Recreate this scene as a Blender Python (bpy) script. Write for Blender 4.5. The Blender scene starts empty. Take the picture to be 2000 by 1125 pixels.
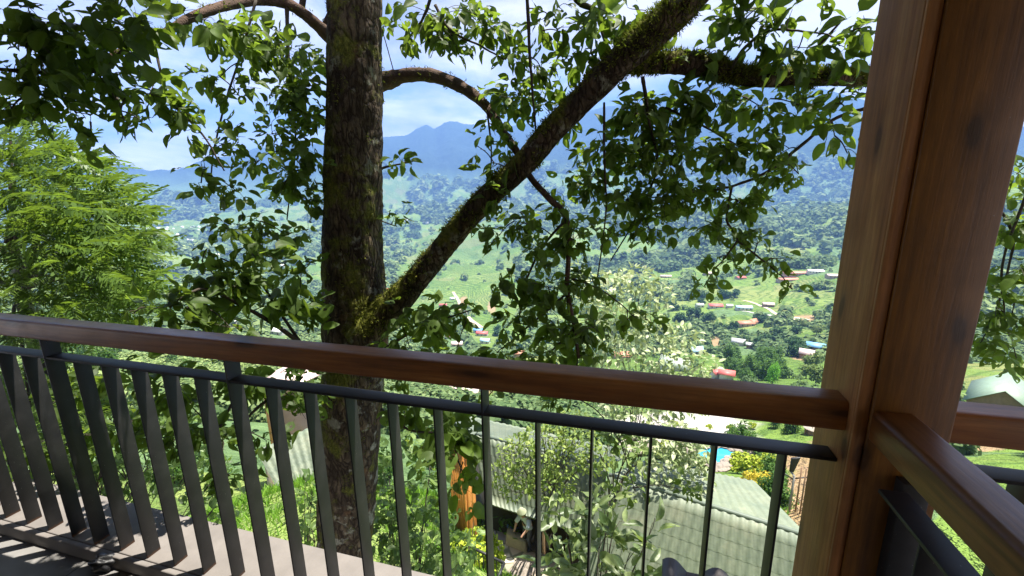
import bpy, math, random
import numpy as np
from mathutils import Vector, Matrix
rng = np.random.default_rng(7); random.seed(7)
sc = bpy.context.scene
# ------------------------------------------------------------------ camera
F, YAW, PIT, ROL, CAMY, CAMZ = 848.3, -.2756, .2239, -.0163, -1.1349, 1.6051   # px focal at 2000 px width
_f = np.array([math.sin(YAW)*math.cos(PIT), math.cos(YAW)*math.cos(PIT), -math.sin(PIT)])
_r = np.array([math.cos(YAW), -math.sin(YAW), 0.0]); _u = np.cross(_r, _f)
_c, _s = math.cos(ROL), math.sin(ROL)
RT, UP, FW = _c*_r+_s*_u, -_s*_r+_c*_u, _f
EYE = np.array([0, CAMY, CAMZ])
cam = bpy.data.cameras.new('camera'); co = bpy.data.objects.new('camera', cam); sc.collection.objects.link(co)
M = Matrix.Identity(4)
for i in range(3):
    M[i][0], M[i][1], M[i][2], M[i][3] = RT[i], UP[i], -FW[i], EYE[i]
co.matrix_world = M
cam.sensor_width = 36; cam.lens = F*36/2000; cam.clip_start = .02; cam.clip_end = 30000
sc.camera = co
# ------------------------------------------------------------------ sky, sun, exposure
SUN = np.array([1.31, 1.0, 6.0]); SUN /= np.linalg.norm(SUN)
EL = math.asin(SUN[2]); AZ = math.atan2(SUN[0], SUN[1])
w = bpy.data.worlds.new('World'); sc.world = w; w.use_nodes = True
nt = w.node_tree; nt.nodes.clear()
def N(t, ty, **k):
    n = t.nodes.new(ty)
    for a, b in k.items():
        if a.startswith('i_'): n.inputs[a[2:].replace('_', ' ')].default_value = b
        else: setattr(n, a, b)
    return n
L = nt.links.new
out = N(nt, 'ShaderNodeOutputWorld')
sky = N(nt, 'ShaderNodeTexSky', sky_type='NISHITA', sun_disc=False, sun_elevation=EL, sun_rotation=AZ, altitude=1500)
bg = N(nt, 'ShaderNodeBackground', i_Strength=.06)
L(sky.outputs[0], bg.inputs[0])
cl = N(nt, 'ShaderNodeBackground', i_Strength=.37)
tc = N(nt, 'ShaderNodeTexCoord'); sep = N(nt, 'ShaderNodeSeparateXYZ'); L(tc.outputs['Generated'], sep.inputs[0])
az_ = N(nt, 'ShaderNodeMath', operation='ADD'); az_.inputs[1].default_value = .22; L(sep.outputs[2], az_.inputs[0])
dv = N(nt, 'ShaderNodeVectorMath', operation='DIVIDE'); cmb = N(nt, 'ShaderNodeCombineXYZ')
L(tc.outputs['Generated'], dv.inputs[0])
for i in range(3): L(az_.outputs[0], cmb.inputs[i])
L(cmb.outputs[0], dv.inputs[1])
n1 = N(nt, 'ShaderNodeTexNoise', i_Scale=.85, i_Detail=9, i_Roughness=.58, i_Distortion=.25); L(dv.outputs[0], n1.inputs['Vector'])
hz = N(nt, 'ShaderNodeMapRange'); hz.inputs['From Min'].default_value = .05; hz.inputs['From Max'].default_value = .45; hz.inputs['To Min'].default_value = .74; hz.inputs['To Max'].default_value = .34
L(sep.outputs[2], hz.inputs['Value']); L(hz.outputs[0], cl.inputs['Strength'])
cr = N(nt, 'ShaderNodeValToRGB'); cr.color_ramp.elements[0].position = .42; cr.color_ramp.elements[1].position = .53
L(n1.outputs[0], cr.inputs[0])
n2 = N(nt, 'ShaderNodeTexNoise', i_Scale=2.2, i_Detail=8, i_Roughness=.6, i_Distortion=.4); L(dv.outputs[0], n2.inputs['Vector'])
c2 = N(nt, 'ShaderNodeValToRGB')
c2.color_ramp.elements[0].position = .35; c2.color_ramp.elements[0].color = (.42, .44, .57, 1)
c2.color_ramp.elements[1].position = .62; c2.color_ramp.elements[1].color = (1, .95, .97, 1)
L(n2.outputs[0], c2.inputs[0]); L(c2.outputs[0], cl.inputs[0])
mx = N(nt, 'ShaderNodeMixShader'); L(cr.outputs[0], mx.inputs[0]); L(bg.outputs[0], mx.inputs[1]); L(cl.outputs[0], mx.inputs[2])
L(mx.outputs[0], out.inputs[0])
sl = bpy.data.lights.new('sun', 'SUN'); sl.energy = 5.0; sl.angle = math.radians(.5); sl.color = (1, .95, .86)
so = bpy.data.objects.new('sun', sl); sc.collection.objects.link(so)
so.rotation_euler = Vector(SUN).to_track_quat('Z', 'Y').to_euler(); so.location = (3, 3, 12)
sc.view_settings.view_transform = 'Standard'; sc.view_settings.look = 'None'
sc.view_settings.exposure = 1.7; sc.view_settings.gamma = 1
sc.cycles.max_bounces = 6; sc.cycles.diffuse_bounces = 4; sc.cycles.transmission_bounces = 4; sc.cycles.transparent_max_bounces = 8
sc.cycles.glossy_bounces = 2; sc.cycles.volume_bounces = 0; sc.cycles.use_denoising = True
sc.cycles.caustics_reflective = False; sc.cycles.caustics_refractive = False

# ------------------------------------------------------------------ pixel -> world helpers (2000x1125 photo pixels)
def ray(x, y): return FW + RT*((x-1000)/F) - UP*((y-562.5)/F)
def at(x, y, depth=None, Y=None, z=None):
    v = ray(x, y)
    t = depth if depth is not None else ((Y-EYE[1])/v[1] if Y is not None else (z-EYE[2])/v[2])
    return EYE + v*t
def dep(p): return float(np.dot(np.asarray(p)-EYE, FW))
def srgb(r, g, b): return tuple((c/255/12.92 if c <= 10 else ((c/255+.055)/1.055)**2.4) for c in (r, g, b))
# ------------------------------------------------------------------ object helpers
C = sc.collection
def tag(o, label=None, cat=None, group=None, kind=None):
    if label: o['label'] = label
    if cat: o['category'] = cat
    if group: o['group'] = group
    if kind: o['kind'] = kind
    return o
def thing(name, label, cat, loc=(0, 0, 0), rz=0, group=None):
    o = bpy.data.objects.new(name, None); C.objects.link(o); o.empty_display_size = .1
    o.location = tuple(float(c) for c in loc); o.rotation_euler = (0, 0, rz)
    return tag(o, label, cat, group)
def mesh_np(name, V, faces_idx, loop_tot, mat, parent=None, smooth=False, mi=None, attr=None):
    V = np.ascontiguousarray(V, dtype=np.float32)
    if parent is not None and not isinstance(mat, type(None)):
        pl = np.array(parent.location, dtype=np.float32)
        if parent.parent is not None: pl = pl + np.array(parent.parent.location, dtype=np.float32)
        if parent.rotation_euler[2] == 0: V = V - pl
    me = bpy.data.meshes.new(name)
    me.vertices.add(len(V)); me.vertices.foreach_set('co', V.ravel())
    li = np.ascontiguousarray(faces_idx, dtype=np.int32); lt = np.ascontiguousarray(loop_tot, dtype=np.int32)
    me.loops.add(len(li)); me.loops.foreach_set('vertex_index', li)
    me.polygons.add(len(lt)); ls = np.concatenate([[0], np.cumsum(lt)[:-1]]).astype(np.int32)
    me.polygons.foreach_set('loop_start', ls); me.polygons.foreach_set('loop_total', lt)
    if smooth: me.polygons.foreach_set('use_smooth', np.ones(len(lt), dtype=bool))
    mats = mat if isinstance(mat, (list, tuple)) else [mat]
    for m_ in mats: me.materials.append(m_)
    if mi is not None: me.polygons.foreach_set('material_index', np.ascontiguousarray(mi, dtype=np.int32))
    if attr is not None:
        for k, a in attr.items():
            at_ = me.attributes.new(k, 'FLOAT', 'POINT'); at_.data.foreach_set('value', np.ascontiguousarray(a, dtype=np.float32))
    me.update(); me.validate()
    o = bpy.data.objects.new(name, me); C.objects.link(o)
    if parent is not None: o.parent = parent
    return o
class MB:
    def __init__(s): s.v = []; s.f = []; s.n = 0
    def add(s, V, Fs):
        V = [tuple(map(float, p)) for p in V]
        s.v += V; s.f += [tuple(i+s.n for i in f) for f in Fs]; s.n += len(V); return s
    def box(s, x0, x1, y0, y1, z0, z1):
        return s.add([(x0, y0, z0), (x1, y0, z0), (x1, y1, z0), (x0, y1, z0), (x0, y0, z1), (x1, y0, z1), (x1, y1, z1), (x0, y1, z1)],
                     [(0, 3, 2, 1), (4, 5, 6, 7), (0, 1, 5, 4), (1, 2, 6, 5), (2, 3, 7, 6), (3, 0, 4, 7)])
    def hexa(s, P):   # 8 pts bottom 4 then top 4
        return s.add(P, [(0, 3, 2, 1), (4, 5, 6, 7), (0, 1, 5, 4), (1, 2, 6, 5), (2, 3, 7, 6), (3, 0, 4, 7)])
    def slab(s, quad, t):   # quad of 4 pts (ccw seen from outside), thickness t along -normal
        q = [np.array(p, float) for p in quad]; n = np.cross(q[1]-q[0], q[3]-q[0]); n /= np.linalg.norm(n)
        return s.hexa([p-n*t for p in q]+q)
    def tube(s, P, R_, n=8, cap=True, jit=0):
        P = [np.array(p, float) for p in P]; m = len(P)
        if not hasattr(R_, '__len__'): R_ = [R_]*m
        t0 = P[1]-P[0]; a = np.cross(t0, (0, 0, 1.)); a = a if np.linalg.norm(a) > 1e-6 else np.array([1., 0, 0]); a /= np.linalg.norm(a)
        V = []
        for i in range(m):
            t = P[min(i+1, m-1)]-P[max(i-1, 0)]; t /= np.linalg.norm(t)+1e-12
            a = a-t*np.dot(a, t); a /= np.linalg.norm(a)+1e-12; b = np.cross(t, a)
            for k in range(n):
                g = 2*math.pi*k/n; rr = R_[i]*(1+(random.uniform(-jit, jit) if jit else 0))
                V.append(P[i]+(a*math.cos(g)+b*math.sin(g))*rr)
        Fs = [(i*n+k, i*n+(k+1) % n, (i+1)*n+(k+1) % n, (i+1)*n+k) for i in range(m-1) for k in range(n)]
        if cap: Fs += [tuple(range(n))[::-1], tuple((m-1)*n+k for k in range(n))]
        return s.add(V, Fs)
    def build(s, name, mat, parent=None, bevel=0, smooth=False, seg=2):
        V = np.array(s.v, dtype=np.float32).reshape(-1, 3)
        o = mesh_np(name, V, np.array([i for f in s.f for i in f]), np.array([len(f) for f in s.f]), mat, parent, smooth)
        if bevel:
            b = o.modifiers.new('bevel', 'BEVEL'); b.width = bevel; b.segments = seg; b.limit_method = 'ANGLE'; b.angle_limit = math.radians(40); b.harden_normals = False
        return o
def copy_tree(o, parent=None):
    c = o.copy(); C.objects.link(c); c.parent = parent
    for ch in o.children: copy_tree(ch, c)
    return c
# ------------------------------------------------------------------ materials
def newmat(name):
    m = bpy.data.materials.new(name); m.use_nodes = True; t = m.node_tree; t.nodes.clear()
    o = N(t, 'ShaderNodeOutputMaterial'); p = N(t, 'ShaderNodeBsdfPrincipled'); t.links.new(p.outputs[0], o.inputs[0])
    return m, t, p, o
def ramp(t, src, stops):
    r = N(t, 'ShaderNodeValToRGB'); e = r.color_ramp.elements
    while len(e) < len(stops): e.new(.5)
    for q, (pos, c) in zip(e, stops): q.position = pos; q.color = tuple(c)+(1,) if len(c) == 3 else c
    t.links.new(src, r.inputs[0]); return r.outputs[0]
def coords(t, scale=(1, 1, 1), rot=(0, 0, 0), kind='Object'):
    a = N(t, 'ShaderNodeTexCoord'); m = N(t, 'ShaderNodeMapping'); m.inputs['Scale'].default_value = scale; m.inputs['Rotation'].default_value = rot
    t.links.new(a.outputs[kind], m.inputs[0]); return m.outputs[0]
def noise(t, vec, scale, detail=6, rough=.55, dist=0):
    n = N(t, 'ShaderNodeTexNoise', i_Scale=scale, i_Detail=detail, i_Roughness=rough, i_Distortion=dist)
    t.links.new(vec, n.inputs['Vector']); return n.outputs[0]
def bump(t, p, h, strength=.3, dist=.01, chain=None):
    b = N(t, 'ShaderNodeBump', i_Strength=strength, i_Distance=dist); t.links.new(h, b.inputs['Height'])
    if chain: t.links.new(chain, b.inputs['Normal'])
    t.links.new(b.outputs[0], p.inputs['Normal']); return b.outputs[0]
def mixc(t, fac, a, b, mode='MIX'):
    m = N(t, 'ShaderNodeMix', data_type='RGBA', blend_type=mode)
    for sock, v in ((m.inputs[0], fac), (m.inputs[6], a), (m.inputs[7], b)):
        if hasattr(v, 'links'): t.links.new(v, sock)
        else: sock.default_value = v if not isinstance(v, tuple) or len(v) == 4 else v+(1,)
    return m.outputs[2]
def mmath(t, op, a, b=None):
    m = N(t, 'ShaderNodeMath', operation=op)
    for i, v in enumerate((a, b)):
        if v is None: continue
        if hasattr(v, 'links'): t.links.new(v, m.inputs[i])
        else: m.inputs[i].default_value = v
    return m.outputs[0]
def simple(name, c, rough=.7, var=.25, scale=6, metal=0, bmp=.15, bd=.004):
    m, t, p, o = newmat(name); v = coords(t)
    n = noise(t, v, scale, 6, .6)
    t.links.new(ramp(t, n, [(.25, [x*(1-var) for x in c]), (.75, [min(1, x*(1+var)) for x in c])]), p.inputs['Base Color'])
    p.inputs['Roughness'].default_value = rough; p.inputs['Metallic'].default_value = metal
    if bmp: bump(t, p, noise(t, v, scale*6, 4), bmp, bd)
    return m
def wood(name, dark, mid, light, axis='X', rough=.4, coat=0, knots=True, gscale=1.0):
    m, t, p, o = newmat(name)
    k = {'X': (.9, 14, 14), 'Y': (14, .9, 14), 'Z': (14, 14, .9)}[axis]; k = tuple(q*gscale for q in k)
    v = coords(t, k)
    warp = noise(t, coords(t, tuple(q*.25 for q in k)), 1.2, 3, .5)
    add = N(t, 'ShaderNodeVectorMath', operation='ADD'); t.links.new(v, add.inputs[0])
    sc_ = N(t, 'ShaderNodeVectorMath', operation='SCALE'); sc_.inputs['Scale'].default_value = 2.6
    t.links.new(warp, sc_.inputs[0]); t.links.new(sc_.outputs[0], add.inputs[1])
    g = noise(t, add.outputs[0], 1.6, 8, .62, .5)
    fine = noise(t, coords(t, tuple(q*5 for q in k)), 1.5, 4, .7)
    col = ramp(t, g, [(.28, dark), (.48, mid), (.72, light)])
    col = mixc(t, .55, col, ramp(t, fine, [(.3, (.25, .25, .25)), (.7, (1, 1, 1))]), 'MULTIPLY')
    blotch = blotch_ = noise(t, coords(t, (2.5, 2.5, 2.5)), 1.4, 5, .6)
    col = mixc(t, .55, col, ramp(t, blotch, [(.3, (.45, .42, .40)), (.62, (1.05, 1.0, .98))]), 'MULTIPLY')
    if knots:
        kx = {'X': (1.5, 0, 7), 'Y': (1.5, 0, 7), 'Z': (5.2, 0, 1.9)}[axis]
        sx_ = N(t, 'ShaderNodeSeparateXYZ'); t.links.new(coords(t), sx_.inputs[0]); cx_ = N(t, 'ShaderNodeCombineXYZ')
        flat = mmath(t, 'ADD', mmath(t, 'ADD', sx_.outputs[0], sx_.outputs[1]), mmath(t, 'MULTIPLY', blotch_, .05))
        t.links.new(mmath(t, 'MULTIPLY', flat, kx[0]), cx_.inputs[0]); t.links.new(mmath(t, 'MULTIPLY', sx_.outputs[2], kx[2]), cx_.inputs[1])
        vo = N(t, 'ShaderNodeTexVoronoi', i_Scale=1.0, i_Randomness=1.0, voronoi_dimensions='2D'); t.links.new(cx_.outputs[0], vo.inputs['Vector'])
        col = mixc(t, ramp(t, vo.outputs[0], [(.045, (.9,)*3), (.075, (.4,)*3), (.15, (0,)*3)]), col, tuple(x*.30 for x in dark))
    dust = noise(t, coords(t), 260, 2, .5)
    col = mixc(t, ramp(t, dust, [(.77, (0,)*3), (.80, (.55,)*3)]), col, (.42, .38, .34))
    t.links.new(col, p.inputs['Base Color'])
    rr = ramp(t, blotch, [(.3, (rough+.15,)*3), (.7, (rough-.08,)*3)]); t.links.new(rr, p.inputs['Roughness'])
    p.inputs['Coat Weight'].default_value = coat; p.inputs['Coat Roughness'].default_value = .3
    b = bump(t, p, fine, .25, .002); bump(t, p, g, .25, .003, b)
    return m
MT = {}
MT['rail'] = wood('varnished_red_brown_wood', (.20, .068, .013), (.38, .145, .030), (.52, .235, .065), 'X', .38, .15)
MT['railY'] = wood('varnished_red_brown_wood_b', (.12, .038, .007), (.25, .088, .016), (.38, .155, .035), 'Y', .38, .2)
MT['post'] = wood('pine_post', (.31, .115, .026), (.48, .205, .058), (.61, .31, .10), 'Z', .6, 0, gscale=1.0)
MT['postd'] = wood('shaded_pine_board', (.15, .056, .005), (.30, .124, .013), (.41, .19, .028), 'Z', .5, .1)  # darker copy of the post wood; indoor shade on its front put into colour
MT['metal'] = simple('charcoal_painted_steel', (.014, .014, .0145), .5, .25, 9, .0, .2, .0008)
def dusty(m):
    t = m.node_tree; p = [n for n in t.nodes if n.type == 'BSDF_PRINCIPLED'][0]; src = p.inputs['Base Color'].links[0].from_socket
    d = noise(t, coords(t), 210, 2, .5); d2 = noise(t, coords(t), 11, 4, .6)
    c = mixc(t, ramp(t, d, [(.745, (0,)*3), (.77, (.7,)*3)]), src, (.30, .29, .27))
    c = mixc(t, ramp(t, d2, [(.45, (0,)*3), (.8, (.30,)*3)]), c, (.075, .07, .068))
    sz_ = N(t, 'ShaderNodeSeparateXYZ'); t.links.new(coords(t), sz_.inputs[0])
    rz_ = mmath(t, 'ADD', sz_.outputs[2], mmath(t, 'MULTIPLY', noise(t, coords(t), 60, 4, .6), .02))
    c = mixc(t, ramp(t, mmath(t, 'MULTIPLY', rz_, 10), [(.10, (.85,)*3), (.24, (0,)*3)]), c, (.22, .085, .025))
    chip = noise(t, coords(t), 33, 6, .7); c = mixc(t, ramp(t, chip, [(.74, (0,)*3), (.76, (.6,)*3)]), c, (.13, .10, .08))
    t.links.new(c, p.inputs['Base Color'])
dusty(MT['metal'])
MT['sill'] = simple('grey_stone_sill', (.165, .148, .135), .75, .18, 7, 0, .3, .003)
MT['plaster'] = simple('warm_wall', (.55, .40, .26), .9, .1, 3)
MT['ceil'] = wood('ceiling_boards', (.14, .07, .03), (.25, .13, .06), (.33, .19, .1), 'X', .6)

# ------------------------------------------------------------------ balcony
def struct(o): o['kind'] = 'structure'; return o
m, t, p, o = newmat('floor_tile')
br = N(t, 'ShaderNodeTexBrick', offset=.5); br.inputs['Scale'].default_value = 1.0; br.inputs['Mortar Size'].default_value = .003
br.inputs['Brick Width'].default_value = .6; br.inputs['Row Height'].default_value = .3; br.inputs['Mortar'].default_value = (.05, .05, .048, 1)
t.links.new(coords(t), br.inputs['Vector'])
nn = noise(t, coords(t), 4, 7, .6)
t.links.new(ramp(t, nn, [(.3, (.24, .235, .225)), (.7, (.36, .345, .33))]), br.inputs['Color1']); t.links.new(ramp(t, nn, [(.3, (.17, .165, .155)), (.7, (.27, .26, .245))]), br.inputs['Color2'])
t.links.new(br.outputs[0], p.inputs['Base Color']); p.inputs['Roughness'].default_value = .5
bump(t, p, noise(t, coords(t), 60, 4), .15, .002); MT['floor'] = m
struct(MB().box(-6.5, 3.5, -2.6, -.034, -.25, -.065).build('floor', MT['floor']))
b = MB().box(-6.5, 3.5, -.007, .251, -.22, 0)
for k in range(17): pass
sill = struct(b.build('sill_slab', MT['sill'], bevel=.004))
struct(MB().box(-6.5, 3.5, -.033, -.0095, -.20, -.001).build('sill_edge', MT['sill'], bevel=.005))
struct(MB().box(-6.5, 3.5, .251, .27, -.6, -.03).build('slab_face', simple('stained_concrete', (.25, .24, .22), .9)))
bw = MB().box(-6.5, 3.5, -2.8, -2.6, -.25, 2.75)  # unseen wall added behind the camera to lower ambient and bounce warm light
tag(bw.build('unseen_back_wall', MT['plaster']), 'unseen plaster wall added behind the balcony to cut and warm the ambient light', 'wall')
tag(MB().box(-6.5, 3.5, -2.8, .345, 2.7, 2.85).build('porch_roof', MT['ceil']), 'boarded wooden roof over the balcony', 'roof')

X0, S_, D_ = -1.4044, .1637, .0577
ZB, ZBB = .9426, .9333
def rail_profile(w0, w1, z0, z1, r, n=5):
    pts = []
    for (cx, cz, a0) in ((w1-r, z1-r, 0), (w0+r, z1-r, 90), (w0+r*.6, z0+r*.6, 180), (w1-r*.6, z0+r*.6, 270)):
        rr = r if cz > (z0+z1)/2 else r*.6
        for k in range(n+1):
            g = math.radians(a0+90*k/n); pts.append((cx+rr*math.cos(g), cz+rr*math.sin(g)))
    return pts
def extrude(prof, a0, a1, axis='X', steps=1):
    b = MB(); n = len(prof); V = []
    for i in range(steps+1):
        a = a0+(a1-a0)*i/steps
        for (q, z) in prof: V.append((a, q, z) if axis == 'X' else (q, a, z))
    Fs = [(i*n+k, i*n+(k+1) % n, (i+1)*n+(k+1) % n, (i+1)*n+k) for i in range(steps) for k in range(n)]
    Fs += [tuple(range(n))[::-1], tuple(steps*n+k for k in range(n))]
    if axis == 'Y': Fs = [f[::-1] for f in Fs]
    return b.add(V, Fs)
def smooth_by_angle(o, deg=35):
    me = o.data
    me.polygons.foreach_set('use_smooth', np.ones(len(me.polygons), dtype=bool))
    try: me.set_sharp_from_angle(angle=math.radians(deg))
    except Exception: pass
    return o
R0, R1, ZR0, ZR1 = -.0164, .0649, 1.0233, 1.10
def x_railing(name, label, xa, xb, ts):
    root = thing(name, label, 'railing', ((xa+xb)/2, 0, 0))
    smooth_by_angle(extrude(rail_profile(R0, R1, ZR0, ZR1, .014), xa, xb).build('handrail', MT['rail'], root), 50)
    MB().box(xa, xb, -.0037, .0535, ZBB, ZB).build('lower_rail', MT['metal'], root, bevel=.001)
    for t_ in ts:
        x = X0+S_*t_
        ox = random.uniform(-.002, .002)
        if t_ % 6 == 0 and t_ < 12:
            MB().box(x+ox, x+ox+.006, -.006, D_-.002, .001, ZR0-.0005).build('post', MT['metal'], root, bevel=.0008)
        else:
            MB().box(x+ox, x+ox+.006, 0, D_, .001, ZBB-.0005).build('baluster', MT['metal'], root, bevel=.0008)
    return root
x_railing('railing', 'long railing in front of the trunk with red-brown wooden handrail and flat black steel balusters', -6.3, .5085, [t_ for t_ in range(-29, 12)])
x_railing('railing', 'short piece of railing beyond the right side of the timber post', .6925, 3.3, [t_ for t_ in range(14, 27)])
# perpendicular railing coming back towards the viewer
root = thing('railing', 'railing running back from the timber post with dark glossy handrail', 'railing', (.59, -1.2, 0))
smooth_by_angle(extrude(rail_profile(.538, .622, 1.03, 1.105, .014), -2.6, -.0565, 'Y').build('handrail', MT['railY'], root), 50)
MB().box(.549, .603, -2.6, -.106, ZBB, ZB).build('lower_rail', MT['metal'], root, bevel=.001)
MB().box(.603+.0005, .655, -.088, -.0565, .001, .95).build('post', MT['metal'], root, bevel=.001)
for k in range(15):
    y = -.25-k*.16
    MB().box(.552, .600, y-.006, y, -.064, ZBB-.0005).build('baluster', MT['metal'], root, bevel=.0008)
# timber post
root = thing('timber_post', 'thick square timber corner post where the railings meet', 'post', (.6, .05, 0))
MB().box(.510, .690, -.038, .151, -.06, 2.7).build('shaft', MT['post'], root, bevel=.004)
MB().box(.5105, .536, -.0475, -.0385, -.06, 2.7).build('corner_batten', MT['post'], root, bevel=.002)
MB().box(.537, .6895, -.055, -.0385, -.06, 2.7).build('front_board', MT['postd'], root, bevel=.003)
# dark crumpled lump on the sill
b = MB(); c0 = at(207, 1082, z=.0)
b2 = bpy.data.meshes.new('tmp')
import bmesh
bm = bmesh.new(); bmesh.ops.create_icosphere(bm, subdivisions=4, radius=1)
for v in bm.verts:
    d = v.co.copy(); s_ = 1+.26*math.sin(3.1*d.x+2*d.y+1)*math.cos(2.6*d.z+2*d.x)+.12*math.sin(6*d.y+4*d.z+2)
    v.co = Vector((d.x*.047*s_, d.y*.031*s_, d.z*.034*s_))
bm.to_mesh(b2); bm.free(); b2.materials.append(simple('black_rubber', (.012, .012, .013), .45, .3, 40, 0, .5, .003))
b2.polygons.foreach_set('use_smooth', np.ones(len(b2.polygons), dtype=bool))
o = bpy.data.objects.new('crumpled_rag', b2); C.objects.link(o); o.location = (c0[0]+.008, -.052, -.022); o.rotation_euler = (.3, .2, .5)
tag(o, 'black crumpled lump lying on the sill edge at the foot of a baluster', 'rag')

# ------------------------------------------------------------------ terrain
def vnoise(x, y, seed=0):
    xi = np.floor(x).astype(np.int64); yi = np.floor(y).astype(np.int64); fx = x-xi; fy = y-yi
    fx = fx*fx*fx*(fx*(fx*6-15)+10); fy = fy*fy*fy*(fy*(fy*6-15)+10)
    def h(a, b):
        n = (a*374761393+b*668265263+seed*974634777) & 0xffffffff
        n = ((n ^ (n >> 13))*1274126177) & 0xffffffff
        return ((n ^ (n >> 16)) & 0xffff)/65535.0
    return (h(xi, yi)*(1-fx)+h(xi+1, yi)*fx)*(1-fy)+(h(xi, yi+1)*(1-fx)+h(xi+1, yi+1)*fx)*fy
def fbm(x, y, oct=5, seed=0, ridged=False):
    s = 0; a = .5; tot = 0
    for k in range(oct):
        n = vnoise(x*2**k+k*17.3, y*2**k-k*9.1, seed+k)
        if ridged: n = 1-abs(2*n-1)
        s = s+a*n; tot += a; a *= .5
    return s/tot
XS = [-300, 0, 400, 850, 1150, 1450, 1750, 2100, 2400]
RINGS = [
 (25,  [880, 880, 900, 955, 985, 985, 1000, 1040, 1060]),
 (40,  [820, 820, 850, 890, 905, 895, 905, 925, 940]),
 (70,  [770, 770, 785, 820, 840, 838, 850, 860, 870]),
 (120, [730, 730, 745, 765, 775, 775, 785, 790, 800]),
 (200, [675, 675, 690, 715, 718, 712, 725, 740, 745]),
 (300, [640, 640, 650, 685, 680, 668, 670, 680, 685]),
 (400, [610, 610, 620, 655, 640, 620, 618, 620, 625]),
 (500, [588, 590, 600, 630, 605, 580, 572, 575, 580]),
 (650, [565, 565, 578, 605, 575, 548, 535, 535, 540]),
 (900, [540, 540, 552, 560, 535, 508, 482, 480, 485]),
 (1300,[515, 515, 522, 505, 480, 452, 415, 405, 405]),
 (1800,[490, 490, 492, 455, 432, 418, 388, 382, 380]),
 (2300,[463, 463, 462, 418, 412, 445, 432, 425, 420]),
 (3000,[428, 428, 422, 398, 385, 392, 385, 378, 375]),
 (4000,[392, 392, 385, 345, 318, 300, 290, 285, 285]),
]
def azel(x, y):
    v = ray(x, y); return math.atan2(v[0], v[1]), v[2]/math.hypot(v[0], v[1])
AZG = np.linspace(-1.75, 1.45, 900)
def smooth1(a, k):
    ker = np.hanning(k+2)[1:-1]; ker /= ker.sum(); return np.convolve(np.pad(a, k//2, mode='edge'), ker, 'valid')[:len(a)]
RR = []; ZZ = []
for r_, z_l, z_r in ((.2, -2.6, -2.6), (2.2, -2.6, -2.7), (4, -2.7, -3.6), (6, -3.0, -5.2), (9, -4.4, -8.5), (12, -6.2, -11.2), (16, -8.8, -13.2)):
    RR.append(r_); ZZ.append(np.interp(AZG, [-.75, -.25], [z_l, z_r]))
for r_, ys in RINGS:
    ae = [azel(x, y) for x, y in zip(XS, ys)]
    RR.append(r_); ZZ.append(smooth1(EYE[2]+r_*np.interp(AZG, [a for a, _ in ae], [e for _, e in ae]), 61))
RIDGE = [(-400, 330), (0, 322), (100, 315), (170, 317), (215, 328), (240, 322), (290, 340), (340, 335), (400, 312), (450, 304), (500, 288), (560, 284), (640, 278), (700, 272), (750, 266), (790, 261),
         (815, 248), (832, 243), (848, 254), (868, 236), (880, 232), (905, 241), (960, 244), (1000, 248), (1060, 240), (1100, 233), (1180, 212), (1250, 195), (1330, 172), (1400, 163), (1480, 170), (1560, 168), (1640, 185), (1700, 200), (1850, 235), (2100, 250), (2500, 270)]
ae = [azel(x, y) for x, y in RIDGE]
zr = EYE[2]+5500*np.interp(AZG, [a for a, _ in ae], [e for _, e in ae])
RR += [4800, 5500, 6200, 8000]; ZZ += [ZZ[-1]*.42+zr*.58-60, zr, zr-350, zr*0-300]
RR = np.array(RR, float); ZZ = np.array(ZZ); LR = np.log(RR)
def base_h(x, y):
    dx = x-EYE[0]; dy = y-EYE[1]; r = np.hypot(dx, dy)+1e-6; az = np.arctan2(dx, dy)
    lr = np.clip(np.log(r), LR[0], LR[-1]); i = np.clip(np.searchsorted(LR, lr)-1, 0, len(LR)-2)
    t = (lr-LR[i])/(LR[i+1]-LR[i]); a = np.clip((az-AZG[0])/(AZG[1]-AZG[0]), 0, len(AZG)-1.001); j = a.astype(int); fa = a-j
    g = lambda ii: ZZ[ii, j]*(1-fa)+ZZ[ii, j+1]*fa
    # Catmull-Rom in log r
    p0, p1, p2, p3 = g(np.clip(i-1, 0, len(LR)-1)), g(i), g(i+1), g(np.clip(i+2, 0, len(LR)-1))
    m1 = (p2-p0)*.5; m2 = (p3-p1)*.5; t2 = t*t; t3 = t2*t
    h = (2*t3-3*t2+1)*p1+(t3-2*t2+t)*m1*.6+(-2*t3+3*t2)*p2+(t3-t2)*m2*.6
    return h, r
def height(x, y):
    x = np.asarray(x, float); y = np.asarray(y, float)
    h, r = base_h(x, y)
    far = np.clip((r-1200)/2500, 0, 1)
    h = h+(fbm(x/9, y/9, 4, 3)-.5)*np.clip(r/30, .1, 1)*1.3*np.clip((140-r)/60, .4, 1)
    h = h+(fbm(x/70, y/70, 4, 5)-.5)*np.clip((r-60)/200, 0, 1)*9
    h = h+(fbm(x/420, y/420, 5, 11, True)-.62)*np.clip((r-420)/700, 0, 1)*140*(1-.45*far)
    rid = fbm(x/900+fbm(x/2500, y/2500, 2, 9)*1.2, y/900, 6, 21, True)-.62
    h = h+rid*np.clip((r-2300)/1600, 0, 1)*430*np.clip((5450-r)/1500, .10, 1)
    return h
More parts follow.
